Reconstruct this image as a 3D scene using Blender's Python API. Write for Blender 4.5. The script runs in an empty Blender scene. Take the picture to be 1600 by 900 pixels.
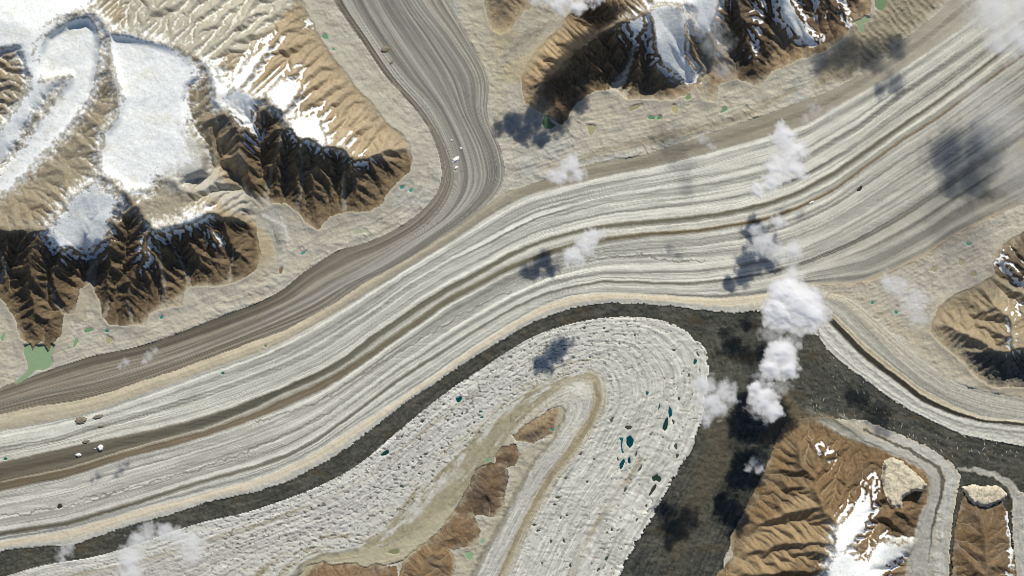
import bpy, math, random
import numpy as np

# ------------------------------------------------------------------ camera, sky, sun, exposure
SC = bpy.context.scene
COL = SC.collection
MPP = 10.0                       # metres of ground per photograph pixel
CAM_H = 150000.0
SUN_ELEV = 43.0
SUN_DIR = (0.28, 1.0)            # ground direction towards the sun (x right, y up the picture)

cam_data = bpy.data.cameras.new('camera')
cam = bpy.data.objects.new('camera', cam_data)
COL.objects.link(cam)
cam.location = (0.0, 0.0, CAM_H)
cam.rotation_euler = (0.0, 0.0, 0.0)
cam_data.sensor_width = 36.0
cam_data.lens = 36.0 * CAM_H / (1600.0 * MPP)
cam_data.clip_start = 100.0
cam_data.clip_end = 600000.0
SC.camera = cam

_az = math.atan2(SUN_DIR[0], SUN_DIR[1])          # clockwise from +y
world = bpy.data.worlds.new('World')
SC.world = world
world.use_nodes = True
wn = world.node_tree
wn.nodes.clear()
sky = wn.nodes.new('ShaderNodeTexSky')
sky.sky_type = 'NISHITA'
sky.sun_disc = False
sky.sun_elevation = math.radians(SUN_ELEV)
sky.sun_rotation = _az
sky.altitude = 4500.0
sky.dust_density = 3.0
sky.air_density = 0.8
bg = wn.nodes.new('ShaderNodeBackground')
bg.inputs['Strength'].default_value = 0.10
wo = wn.nodes.new('ShaderNodeOutputWorld')
wn.links.new(sky.outputs['Color'], bg.inputs['Color'])
wn.links.new(bg.outputs['Background'], wo.inputs['Surface'])

sun_data = bpy.data.lights.new('sun', 'SUN')
sun_data.energy = 3.9
sun_data.angle = math.radians(0.5)
sun_data.color = (1.0, 0.955, 0.875)
sun = bpy.data.objects.new('sun', sun_data)
COL.objects.link(sun)
sun.location = (0, 0, 20000)
sun.rotation_euler = (math.radians(90.0 - SUN_ELEV), 0.0, math.pi - _az)   # local -Z points away from the sun

SC.view_settings.view_transform = 'Standard'
SC.view_settings.look = 'None'
SC.view_settings.exposure = 0.0
SC.view_settings.gamma = 1.0
SC.view_settings.use_curve_mapping = False
SC.render.engine = 'CYCLES'
SC.cycles.pixel_filter_type = 'BLACKMAN_HARRIS'
SC.cycles.filter_width = 1.05
SC.cycles.max_bounces = 32
SC.cycles.diffuse_bounces = 2
SC.cycles.glossy_bounces = 1
SC.cycles.volume_bounces = 32
SC.cycles.use_denoising = True
SC.cycles.sample_clamp_indirect = 10.0

# ------------------------------------------------------------------ numpy helpers
RNG = np.random.RandomState(7)
_TAB = RNG.rand(16, 256, 256).astype(np.float32) * 2 * np.pi
_GX, _GY = np.cos(_TAB), np.sin(_TAB)
f32 = np.float32

def gn(x, y, seed=0):
    """gradient noise, about -1..1"""
    k = seed % 16
    x = x + (seed // 16) * 37.3; y = y + (seed // 16) * 71.9
    xi = np.floor(x); yi = np.floor(y)
    fx = (x - xi).astype(f32); fy = (y - yi).astype(f32)
    xi = xi.astype(np.int32); yi = yi.astype(np.int32)
    u = fx * fx * fx * (fx * (fx * 6 - 15) + 10)
    v = fy * fy * fy * (fy * (fy * 6 - 15) + 10)
    x0 = xi & 255; x1 = (xi + 1) & 255; y0 = yi & 255; y1 = (yi + 1) & 255
    gx, gy = _GX[k], _GY[k]
    a = gx[y0, x0] * fx + gy[y0, x0] * fy
    b = gx[y0, x1] * (fx - 1) + gy[y0, x1] * fy
    c = gx[y1, x0] * fx + gy[y1, x0] * (fy - 1)
    d = gx[y1, x1] * (fx - 1) + gy[y1, x1] * (fy - 1)
    return ((a + u * (b - a)) * (1 - v) + (c + u * (d - c)) * v) * 1.45

def fbm(x, y, octv=4, seed=0, gain=0.5):
    o = 0; a = 1.0; t = 0
    for i in range(octv):
        o = o + a * gn(x, y, seed + i); t += a * a
        a *= gain; x = x * 2.03 + 5.1; y = y * 2.03 + 1.7
    return o / math.sqrt(t)

def sstep(a, b, x):
    t = np.clip((x - a) / (b - a), 0, 1)
    return t * t * (3 - 2 * t)

def lerp(a, b, t): return a + (b - a) * t

def seg_dist(X, Y, pts, vals=None):
    """distance to an open polyline, value interpolated at the nearest point, arc length, side"""
    D = np.full(X.shape, 1e18, f32); V = np.zeros(X.shape, f32); L = np.zeros(X.shape, f32)
    acc = 0.0
    for i in range(len(pts) - 1):
        ax, ay = pts[i][0], pts[i][1]; bx, by = pts[i + 1][0], pts[i + 1][1]
        dx, dy = bx - ax, by - ay; l2 = dx * dx + dy * dy + 1e-9
        t = np.clip(((X - ax) * dx + (Y - ay) * dy) / l2, 0, 1)
        d = (X - ax - t * dx) ** 2 + (Y - ay - t * dy) ** 2
        m = d < D
        D = np.where(m, d, D)
        if vals is not None: V = np.where(m, vals[i] + (vals[i + 1] - vals[i]) * t, V)
        ln = math.sqrt(l2)
        L = np.where(m, acc + t * ln, L); acc += ln
    return np.sqrt(D), V, L

def inside(X, Y, poly):
    r = np.zeros(X.shape, bool); n = len(poly); j = n - 1
    for i in range(n):
        xi, yi = poly[i][0], poly[i][1]; xj, yj = poly[j][0], poly[j][1]
        if yi != yj:
            c = ((yi > Y) != (yj > Y)) & (X < (xj - xi) * (Y - yi) / (yj - yi) + xi)
            r ^= c
        j = i
    return r

def sdf(X, Y, poly):
    """signed distance, positive inside"""
    d, _, _ = seg_dist(X, Y, list(poly) + [poly[0]])
    return np.where(inside(X, Y, poly), d, -d)

def smooth_line(pts, n):
    """Catmull-Rom resample of a polyline to n points, evenly by station index"""
    P = np.array(pts, float)
    Q = np.vstack([2 * P[0] - P[1], P, 2 * P[-1] - P[-2]])
    t = np.linspace(0, len(P) - 1 - 1e-6, n); i = t.astype(int); f = (t - i)[:, None]
    a, b, c, d = Q[i], Q[i + 1], Q[i + 2], Q[i + 3]
    return 0.5 * (2 * b + (c - a) * f + (2 * a - 5 * b + 4 * c - d) * f ** 2 + (3 * b - a - 3 * c + d) * f ** 3)

def blur(a, n):
    for _ in range(n):
        a = (np.roll(a, 1, 0) + np.roll(a, -1, 0) + 2 * a) / 4
        a = (np.roll(a, 1, 1) + np.roll(a, -1, 1) + 2 * a) / 4
    return a

# ------------------------------------------------------------------ the base grid (in photograph pixels)
STEP = 1.5
X0, X1, Y0, Y1 = -60.0, 1660.0, -60.0, 960.0
gx = np.arange(X0, X1 + 0.1, STEP); gy = np.arange(Y0, Y1 + 0.1, STEP)
NX, NY = len(gx), len(gy)
PX, PY = np.meshgrid(gx.astype(f32), gy.astype(f32))
# wobble: outlines are read through it so that no traced edge stays straight
WX = PX + 3.0 * fbm(PX / 22, PY / 22, 3, 1) + 0.8 * gn(PX / 4, PY / 4, 5)
WY = PY + 3.0 * fbm(PX / 22, PY / 22, 3, 8) + 0.8 * gn(PX / 4, PY / 4, 11)

RGB = np.zeros((NY, NX, 3), f32)          # surface colour, sRGB 0..255 until the end
H = np.zeros((NY, NX), f32)               # height in metres
LAB = np.zeros((NY, NX), np.int16)        # which object a place belongs to

def box(pts, pad):
    xs = [p[0] for p in pts]; ys = [p[1] for p in pts]
    i0 = int(max(0, (min(xs) - pad - X0) / STEP)); i1 = int(min(NX, (max(xs) + pad - X0) / STEP + 2))
    j0 = int(max(0, (min(ys) - pad - Y0) / STEP)); j1 = int(min(NY, (max(ys) + pad - Y0) / STEP + 2))
    return slice(j0, j1), slice(i0, i1)

def paint(poly, col, soft=3.0, rough=4.0, scale=12.0, alpha=1.0, seed=3, mix=None, strength=1.0):
    b = box(poly, soft + rough * 2 + 8)
    x, y = WX[b], WY[b]
    if x.size == 0: return None, b
    d = sdf(x, y, poly) + rough * fbm(PX[b] / scale, PY[b] / scale, 4, seed, 0.6)
    a = (sstep(-soft, soft, d) * alpha)[..., None]
    RGB[b] = RGB[b] * (1 - a) + np.array(col, f32) * a
    return a[..., 0], b

def stroke(pts, width, col, soft=2.0, rough=1.5, scale=10.0, alpha=1.0, seed=5, streak=0.0, relief=0.0):
    wid = width if isinstance(width, (list, tuple)) else [width] * len(pts)
    b = box(pts, max(wid) + rough * 2 + soft + 8)
    x, y = WX[b], WY[b]
    if x.size == 0: return
    d, w, l = seg_dist(x, y, pts, wid)
    d = w / 2 - d + rough * fbm(PX[b] / scale, PY[b] / scale, 3, seed, 0.6)
    a = sstep(-soft, soft, d) * alpha
    c = np.array(col, f32)[None, None, :] * np.ones(x.shape + (1,), f32)
    if streak: c = c * (1 + streak * fbm(d / 3.0, l / 40.0, 3, seed + 2))[..., None]
    a = a[..., None]
    RGB[b] = RGB[b] * (1 - a) + c * a
    if relief: H[b] += relief * a[..., 0]

# ------------------------------------------------------------------ traced lines of the main glacier: y as a function of x
T_LINES = [
 # 0 upper edge: tan moraine on the left, valley margin on the right
 [(-60,662),(0,648),(67,633),(117,627),(173,613),(213,598),(280,577),(333,557),(400,532),(443,517),(483,496),(527,471),(567,443),(607,422),(647,399),(683,376),(720,352),(750,329),(790,299),(810,294),(850,280),(913,258),(960,250),(1020,238),(1087,215),(1133,200),(1200,177),(1300,140),(1350,113),(1400,72),(1450,33),(1483,2),(1540,-50),(1660,-160)],
 # 1 lower edge of the tan stripe / start of the clean ice
 [(-60,686),(0,673),(67,661),(117,650),(167,636),(200,624),(267,600),(317,581),(400,553),(450,531),(497,505),(543,477),(587,449),(647,412),(693,384),(733,358),(777,330),(800,317),(830,304),(860,296),(933,278),(1020,261),(1100,241),(1200,213),(1260,195),(1327,155),(1387,123),(1447,83),(1500,46),(1560,2),(1660,-72)],
 # 2 grey streak
 [(-60,720),(0,704),(89,687),(142,669),(200,653),(260,636),(320,618),(380,596),(440,574),(500,544),(580,492),(640,447),(700,412),(760,384),(800,362),(842,342),(883,331),(925,319),(967,310),(1022,301),(1100,292),(1150,282),(1200,270),(1260,247),(1300,223),(1340,200),(1400,153),(1450,118),(1500,84),(1560,42),(1660,-30)],
 # 3 / 4 first dark stripe
 [(-60,738),(0,723),(89,703),(200,679),(260,666),(320,650),(372,632),(432,609),(460,596),(500,579),(540,556),(580,524),(620,498),(660,470),(700,446),(740,426),(780,404),(800,393),(843,375),(900,359),(947,350),(1007,344),(1087,337),(1150,327),(1200,315),(1240,301),(1300,269),(1360,227),(1413,190),(1467,154),(1510,122),(1553,88),(1660,5)],
 [(-60,766),(0,751),(107,729),(200,700),(320,668),(400,636),(440,615),(500,591),(540,568),(580,537),(620,509),(660,482),(700,457),(740,435),(780,413),(800,401),(843,381),(900,365),(947,357),(1007,351),(1087,343),(1150,333),(1200,321),(1240,307),(1300,276),(1360,235),(1413,197),(1467,160),(1510,128),(1553,94),(1660,11)],
 # 5 / 6 second dark stripe
 [(-60,769),(0,754),(107,733),(200,704),(320,673),(400,644),(440,624),(500,597),(540,574),(580,548),(620,520),(660,492),(700,464),(740,444),(780,422),(800,412),(860,390),(893,380),(947,370),(1007,363),(1087,358),(1150,348),(1200,338),(1243,323),(1300,296),(1357,254),(1413,214),(1467,180),(1533,130),(1583,95),(1660,38)],
 [(-60,781),(0,767),(107,745),(200,715),(260,700),(320,682),(380,662),(440,638),(500,611),(540,587),(580,559),(620,530),(660,503),(700,474),(740,453),(780,431),(800,421),(860,398),(893,389),(947,378),(1007,370),(1087,364),(1150,354),(1200,344),(1243,329),(1300,301),(1357,259),(1413,219),(1467,185),(1533,135),(1583,100),(1660,43)],
 # 7 / 8 thin lower dark line
 [(-60,847),(0,831),(107,814),(200,787),(300,755),(400,727),(450,710),(500,682),(560,638),(620,592),(680,554),(740,516),(800,481),(850,458),(900,445),(943,438),(987,439),(1033,441),(1083,441),(1133,436),(1200,425),(1257,411),(1307,391),(1350,371),(1387,351),(1427,328),(1467,301),(1567,233),(1660,170)],
 [(-60,855),(0,838),(107,821),(200,793),(300,760),(400,732),(450,715),(500,687),(560,643),(620,598),(680,559),(740,520),(800,485),(850,462),(900,448),(943,441),(987,442),(1033,444),(1083,444),(1133,439),(1200,428),(1257,414),(1307,394),(1350,374),(1387,354),(1427,331),(1467,304),(1567,236),(1660,173)],
 # 9 upper edge of the lower tan stripe
 [(-60,862),(0,847),(107,829),(200,801),(300,776),(400,749),(433,737),(500,704),(560,664),(620,627),(680,586),(740,543),(800,505),(850,477),(893,463),(943,458),(1000,459),(1067,464),(1133,466),(1200,458),(1250,444),(1300,442),(1343,440),(1367,434),(1407,414),(1450,393),(1487,366),(1533,343),(1600,312),(1660,275)],
 # 10 lower edge: dark moraine on the left, valley rubble on the right
 [(-60,880),(0,863),(27,857),(117,851),(200,822),(263,805),(333,782),(400,769),(450,752),(507,723),(543,700),(580,671),(640,624),(680,599),(740,558),(800,522),(833,503),(867,490),(910,478),(953,473),(1007,475),(1060,480),(1100,485),(1150,489),(1190,484),(1230,462),(1267,447),(1343,443),(1367,438),(1407,418),(1450,397),(1487,370),(1533,347),(1600,318),(1660,282)],
]
_cx = gx
TL = np.stack([np.interp(_cx, [p[0] for p in L], [p[1] for p in L]) for L in T_LINES])   # lines x columns
_k = np.ones(9) / 9.0
for r in range(3):
    TL = np.stack([np.convolve(np.pad(t, 4, mode='reflect', reflect_type='odd'), _k, mode='valid') for t in TL])
TL = np.maximum.accumulate(TL, axis=0)
NOMW = np.array([17, 30, 30, 10, 10, 10, 60, 4, 18, 18], float)
NOM = np.concatenate([[0], np.cumsum(NOMW)])

# colours of the bands between those lines, at x = 0, 400, 800, 1200, 1600
T_COL = [
 [(184,172,150),(192,179,156),(158,149,132),(152,143,127),(170,163,149)],
 [(196,192,181),(198,194,184),(204,200,190),(198,194,183),(184,179,167)],
 [(192,187,175),(200,196,185),(206,202,191),(204,200,188),(182,177,163)],
 [(132,122,104),(124,118,103),(132,126,108),(126,119,100),(124,118,104)],
 [(150,138,118),(168,162,148),(192,188,176),(200,195,182),(192,186,171)],
 [(132,117,97),(138,123,102),(124,117,98),(132,115,90),(140,124,104)],
 [(198,193,183),(196,191,180),(202,198,187),(196,191,180),(162,157,146)],
 [(124,116,99),(134,127,110),(132,128,113),(128,123,108),(140,134,122)],
 [(188,184,176),(192,188,178),(196,192,181),(192,187,176),(150,144,131)],
 [(196,183,162),(203,191,171),(205,192,170),(202,189,166),(158,147,130)],
]
T_COL = np.array(T_COL, f32)
T_COL[[3, 5, 7]] -= np.array([17, 15, 13], f32)
T_COL[[1, 2, 4, 6, 8]] *= 0.975

def table_flow(TL, NOM):
    """for each grid place: band index + fraction, and a nominal distance across"""
    S = np.full((NY, NX), -1.0, f32)
    for k in range(TL.shape[0] - 1):
        a = TL[k][None, :]; b = TL[k + 1][None, :]
        m = (WYs >= a) & (WYs < b)
        fr = (WYs - a) / np.maximum(b - a, 0.01)
        S = np.where(m, k + fr, S)
    return S.astype(f32)

# gentle wobble only, for streaks
WYs = PY + 1.0 * fbm(PX / 26, PY / 10, 3, 21) + 0.5 * gn(PX / 5, PY / 4, 27)
TS = table_flow(TL, NOM)
trunk = TS >= 0
TN = np.interp(TS, np.arange(len(NOM)), NOM).astype(f32)

def across_streaks(n, t, seed, fine=1.0):
    s = 0.95 * fbm(n / 8.0, t / 900.0, 2, seed, 0.75) + 0.75 * fbm(n / 3.0, t / 330.0, 3, seed + 4, 0.8) * fine
    s = s + 0.16 * fbm(n / 2.0, t / 45.0, 2, seed + 9)
    return np.tanh(1.5 * s) * 0.62

# ---- default ground: pale tan valley rubble
hum = fbm(PX / 26, PY / 26, 5, 31, 0.6)
rid = 1 - np.abs(fbm(PX / 16 + hum, PY / 16, 4, 36, 0.55))
base_tint = np.array([189, 181, 165], f32)
RGB[:] = base_tint * (1 + 0.05 * hum + 0.03 * fbm(PX / 4, PY / 4, 3, 40))[..., None]
cres = sstep(0.35, 0.9, fbm(PX / 9 + 2 * hum, PY / 6, 3, 46))
_rv = 0.22 + 1.0 * sstep(-0.35, 0.6, fbm(PX / 75, PY / 55, 3, 481))
_sc = fbm(PX / 24 + 0.4 * hum, PY / 15, 3, 441, 0.6)
H += _rv * 9 * sstep(-0.04, 0.05, _sc) + 7 * sstep(-0.04, 0.05, fbm(PX / 13, PY / 9, 3, 445, 0.6)) * sstep(0, .5, hum + .3)
H += 14 * hum + _rv * (9 * rid + 6 * cres + 3.0 * fbm(PX / 5, PY / 5, 3, 44))
RGB *= (1 - 0.05 * sstep(0.2, 0.9, fbm(PX / 11 + hum, PY / 7, 3, 47)))[..., None]

_dv = TL[0][None, :] - PY
_vs = np.tanh(1.6 * fbm(_dv / 5.0, PX / 130.0, 3, 301, 0.7)) * sstep(-5, 15, _dv) * (1 - sstep(70, 130, _dv)) * (PX > 800)
_dl = PY - TL[10][None, :]
_vs = _vs + np.tanh(1.6 * fbm(_dl / 5.0, PX / 130.0, 3, 305, 0.7)) * sstep(0, 10, _dl) * (1 - sstep(90, 150, _dl)) * (PX > 1260)
_dw, _, _lw = seg_dist(PX[:, :480], PY[:, :480], [(488,-75),(522,0),(563,60),(604,120),(657,180),(686,240),(687,293),(647,340),(587,374),(530,392),(480,422),(427,462),(350,493),(233,537),(133,560),(40,592),(-75,632)])
_vs[:, :480] += np.tanh(1.6 * fbm(_dw / 6.0, _lw / 90.0, 3, 309, 0.7)) * (1 - sstep(30, 70, _dw))
RGB *= (1 + 0.075 * _vs)[..., None]
_pz = fbm(PX / 70, PY / 70, 4, 313, 0.6)
RGB += (np.array([-10, -6, 0], f32) * sstep(0, 0.8, _pz)[..., None] + np.array([4, -2, -8], f32) * sstep(0, 0.8, -_pz)[..., None])
H += 6 * _vs
# ------------------------------------------------------------------ flow lattice for bending glaciers
def lattice(lines, n_al=900, n_ac=60):
    """lines: outer..inner polylines with matching stations -> S (line index + fraction), T (distance along)"""
    R = np.stack([smooth_line(l, n_al) for l in lines])          # K x n x 2
    K = len(lines)
    al = np.concatenate([[0], np.cumsum(np.hypot(*np.diff(R.mean(0), axis=0).T))])
    SS = np.zeros((NY, NX)); TT = np.zeros((NY, NX)); CC = np.zeros((NY, NX))
    for k in range(K - 1):
        for f in (np.arange(n_ac) + 0.5) / n_ac:
            p = R[k] * (1 - f) + R[k + 1] * f
            # densify along
            q = np.repeat(p, 3, axis=0)[:-2]; q[1::3] = p[:-1] * 2 / 3 + p[1:] / 3; q[2::3] = p[:-1] / 3 + p[1:] * 2 / 3
            a = np.repeat(al, 3)[:-2]
            i = np.rint((q[:, 0] - X0) / STEP).astype(int); j = np.rint((q[:, 1] - Y0) / STEP).astype(int)
            m = (i >= 0) & (i < NX) & (j >= 0) & (j < NY)
            idx = j[m] * NX + i[m]
            SS += np.bincount(idx, minlength=NX * NY).reshape(NY, NX) * (k + f)
            TT += np.bincount(idx, weights=a[m], minlength=NX * NY).reshape(NY, NX)
            CC += np.bincount(idx, minlength=NX * NY).reshape(NY, NX)
    for it in range(4):                                           # close pin holes
        hole = CC == 0
        if not hole.any(): break
        c2 = sum(np.roll(np.roll(CC, a, 0), b, 1) for a in (-1, 0, 1) for b in (-1, 0, 1))
        s2 = sum(np.roll(np.roll(SS, a, 0), b, 1) for a in (-1, 0, 1) for b in (-1, 0, 1))
        t2 = sum(np.roll(np.roll(TT, a, 0), b, 1) for a in (-1, 0, 1) for b in (-1, 0, 1))
        nb = sum((np.roll(np.roll(CC, a, 0), b, 1) > 0).astype(int) for a in (-1, 0, 1) for b in (-1, 0, 1))
        fill = hole & (nb >= 5)
        SS = np.where(fill, s2, SS); TT = np.where(fill, t2, TT); CC = np.where(fill, c2, CC)
    ok = CC > 0
    S = np.where(ok, SS / np.maximum(CC, 1), 0); T = np.where(ok, TT / np.maximum(CC, 1), 0)
    w = ok.astype(float)                                          # smooth away the scatter steps
    for it in range(3):
        den = blur(w, 1) + 1e-9
        S = np.where(ok, blur(S * w, 1) / den, 0); T = np.where(ok, blur(T * w, 1) / den, 0)
    S = np.where(ok, S, -1).astype(f32)
    return S, T.astype(f32), ok

def band_colour(S, T, tab, tk):
    """tab: bands x knots x 3, bilinear: constant across a band with soft joins, linear along"""
    tab = np.array(tab, f32)
    K, M = tab.shape[:2]
    u = np.interp(T, tk, np.arange(M)); u0 = np.clip(u.astype(int), 0, M - 2); fu = (u - u0)[..., None]
    k = np.clip(S.astype(int), 0, K - 1); fr = S - k
    def c(kk): return tab[kk, u0] * (1 - fu) + tab[kk, u0 + 1] * fu
    out = c(k)
    e = 0.14
    nxt = np.clip(k + 1, 0, K - 1); prv = np.clip(k - 1, 0, K - 1)
    wn_ = (0.5 * sstep(1 - e, 1, fr))[..., None]; wp = (0.5 * (1 - sstep(0, e, fr)))[..., None]
    return out * (1 - wn_ - wp) + c(nxt) * wn_ + c(prv) * wp

# ---- the grey tributary that comes down from the top and turns left
A_L = [
 [(488,-75),(522,0),(563,60),(604,120),(657,180),(686,240),(687,293),(647,340),(587,374),(530,392),(480,422),(427,462),(350,493),(233,537),(133,560),(40,592),(-75,632)],
 [(500,-75),(533,0),(573,60),(614,120),(665,180),(698,240),(703,290),(668,345),(608,384),(545,412),(495,440),(445,473),(360,508),(240,550),(140,576),(45,606),(-75,644)],
 [(520,-75),(553,0),(588,60),(630,117),(675,168),(706,235),(714,290),(688,340),(630,379),(563,419),(520,440),(465,471),(380,512),(260,557),(155,588),(53,614),(-75,651)],
 [(580,-75),(612,0),(650,60),(688,120),(715,175),(744,238),(749,290),(716,335),(655,380),(592,420),(540,446),(480,480),(390,521),(272,566),(163,600),(60,622),(-75,658)],
 [(625,-75),(660,0),(706,60),(742,120),(748,178),(773,240),(774,287),(738,330),(676,374),(620,412),(560,441),(498,484),(397,525),(277,571),(170,608),(65,628),(-75,664)],
 [(668,-75),(700,0),(733,60),(762,120),(762,180),(783,240),(784,287),(747,332),(685,378),(629,416),(569,446),(506,488),(402,534),(282,579),(175,616),(68,637),(-75,670)],
]
AS, AT, A_ok = lattice(A_L, 900, 40)
A_len = AT.max()
ang = fbm(PX / 40, PY / 40, 3, 50)
A_tab = [
 [(120,108,90),(122,111,94),(140,128,110),(140,126,106),(126,113,92),(134,120,98)],
 [(158,150,136),(166,159,146),(160,151,136),(152,141,122),(146,133,112),(142,128,106)],
 [(150,143,130),(150,143,131),(150,143,131),(170,162,148),(160,148,128),(150,137,115)],
 [(146,140,128),(146,140,128),(146,139,126),(140,131,115),(134,121,100),(140,126,104)],
 [(158,148,130),(160,151,134),(150,142,128),(136,128,113),(132,120,99),(132,118,95)],
]
A_tk = [0, 150, 400, 620, 850, A_len]
_bl_t = sstep(430, 760, AT)
st = across_streaks(AS * 24.0, AT, 60) * (1 - _bl_t) + across_streaks(AS * 9.5, AT, 66) * _bl_t * 1.1
colA = band_colour(AS, AT, A_tab, A_tk) * (1 + 0.32 * st)[..., None]
_ga = colA.mean(-1, keepdims=True); colA = _ga + (colA - _ga) * 0.66
A_m = A_ok & ~(trunk & (PX > 785))
RGB[A_m] = colA[A_m]
H[A_m] = (6 + 5.0 * st + 4 * hum)[A_m]
LAB[A_m] = 2

# ---- main trunk
xk = np.array([0, 400, 800, 1200, 1600], float)
k = np.clip(TS.astype(int), 0, 9); fr = TS - k
u = np.interp(PX, xk, np.arange(5)); u0 = np.clip(u.astype(int), 0, 3); fu = (u - u0)[..., None].astype(f32)
def tc(kk): return T_COL[kk, u0] * (1 - fu) + T_COL[kk, u0 + 1] * fu
bandw = (np.take_along_axis(TL, np.clip(k[NY // 2:NY // 2 + 1] * 0, 0, 9), 0) if False else None)
cT = tc(k)
wcol = np.stack([TL[i + 1] - TL[i] for i in range(10)])          # band widths per column
wpx = wcol[k, np.broadcast_to(np.arange(NX)[None, :], k.shape)]
e = np.clip(2.2 / np.maximum(wpx, 1), 0.02, 0.5)
wn_ = (0.5 * np.clip((fr - (1 - e)) / e, 0, 1))[..., None].astype(f32)
wp_ = (0.5 * np.clip((e - fr) / e, 0, 1))[..., None].astype(f32)
cT = cT * (1 - wn_ - wp_) + tc(np.clip(k + 1, 0, 9)) * wn_ + tc(np.clip(k - 1, 0, 9)) * wp_
stT = across_streaks(TN, PX * 1.1, 70)
broad = fbm(TN / 14.0, PX / 900.0, 2, 78)
amp = np.where((k == 3) | (k == 5) | (k == 7), 0.20, 0.33)
amp = np.where((k == 0) | (k == 9), 0.09, amp)
stT = np.where(stT > 0, stT * 0.7, stT * 1.1)
cT = cT * (1.035 + amp * stT + 0.07 * broad * ((k == 1) | (k == 2) | (k == 6)))[..., None]
# darker thin threads inside the pale bands
thr = sstep(0.42, 0.9, fbm(TN / 5.5, PX / 420.0, 2, 83))
cT = cT * (1 - 0.30 * thr * ((k == 1) | (k == 2) | (k == 6) | (k == 4) | (k == 8)))[..., None]
_wv = 1.6 * fbm(PX / 60, PY * 0 + 2.2, 3, 411)
colw = np.broadcast_to(np.arange(NX)[None, :], k.shape)
def stripe(sv, half, mul, xa=-100, xb=1800, seed=0, warm=0.0):
    global cT
    i0 = min(int(sv), 9); yl = TL[i0] + (TL[i0 + 1] - TL[i0]) * (sv - i0)
    dy = np.abs(WYs - yl[None, :] - _wv * 0.5)
    hw = half * (1 + 0.5 * fbm(PX / 110, PY * 0 + seed, 2, 415 + seed))
    a_ = (1 - sstep(hw * 0.55, hw * 1.25, dy)) * sstep(xa - 60, xa + 60, PX) * (1 - sstep(xb - 60, xb + 60, PX))
    a_ = a_ * (0.75 + 0.5 * fbm(PX / 90, PY / 3.0, 2, 419 + seed))
    cT = cT * (1 + (mul - 1) * np.clip(a_, 0, 1.1)[..., None] * np.array([1.0, 1.0 + 0.04 * warm, 1.0 + 0.12 * warm], f32))
for j_, (sv, hf, ml, xa, xb) in enumerate([(2.0, 5.0, 0.78, -100, 1500), (1.5, 3.0, 0.86, 150, 1000), (1.72, 1.8, 0.84, 500, 1500), (2.55, 2.4, 0.82, 550, 1800), (2.8, 4.0, 1.06, 300, 1300), (1.18, 5, 1.06, -100, 1300),
        (6.22, 3.5, 0.84, -100, 1800), (6.42, 2.2, 0.86, 700, 1800), (6.55, 6.0, 0.86, -100, 760), (6.78, 2.6, 0.85, 200, 1250), (6.08, 2.5, 1.07, 300, 1800), (6.66, 3.0, 1.05, -100, 1200), (4.5, 2.5, 1.05, 650, 1800),
        (8.55, 3.0, 0.86, -100, 1200), (8.8, 2.0, 0.82, 300, 1200), (8.3, 2.5, 1.05, 300, 1250), (6.9, 5, 0.86, 1200, 1800), (6.6, 5, 0.85, 1280, 1800), (0.5, 6, 0.86, 830, 1800), (3.55, 5, 0.84, -100, 480), (3.15, 2.5, 1.10, -100, 420)]):
    stripe(sv, hf, ml, xa, xb, j_)
_low = ((k == 9) & (PX < 1230)) * sstep(0.45, 0.7, fr + 0.25 * fbm(PX / 9, PY / 9, 3, 429))
cT = cT * (1 - _low[..., None]) + np.array([197, 192, 180], f32) * (1 + 0.06 * fbm(PX / 6, PY / 6, 3, 431))[..., None] * _low[..., None]
_sp = sstep(0.45, 0.85, gn(PX / 3.4, PY / 2.3, 497)) * sstep(0.0, 0.5, fbm(PX / 40, PY / 20, 3, 499))
cT = cT * (1 - 0.13 * _sp)[..., None]
_cv = sstep(0.25, 0.6, fbm(PX / 60, PY / 26, 3, 503)) * ((k == 1) | (k == 2) | (k == 6) | (k == 8))
CRV = _cv * np.sin((PX + 0.45 * PY) / 0.95 + 3 * fbm(PX / 18, PY / 18, 2, 505))
cT = cT * (1 + 0.018 * CRV)[..., None]
# blotches: patches where dust thins or thickens
cT = cT * (1 + 0.05 * fbm(PX / 35 + PY / 60, PY / 14, 4, 425, 0.6) * (k != 3))[..., None]
RGB[trunk] = cT[trunk]
dip = np.where((k == 3) | (k == 5), 4.0, 0.0)
grain = fbm(PX / 3.0, PY / 3.0, 2, 88)
H[trunk] = (8 + 4.0 * stT + dip + 0.8 * grain + 0.5 * CRV)[trunk]
tanrow = trunk & (((k == 0) & (PX < 800)) | ((k == 9) & (PX < 1230)))
rag = fbm(PX / 6.0, PY / 9.0, 3, 90)
H[tanrow] += (14 * np.sin(np.pi * fr) + 4 * rag)[tanrow]
LAB[trunk] = 1

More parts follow.
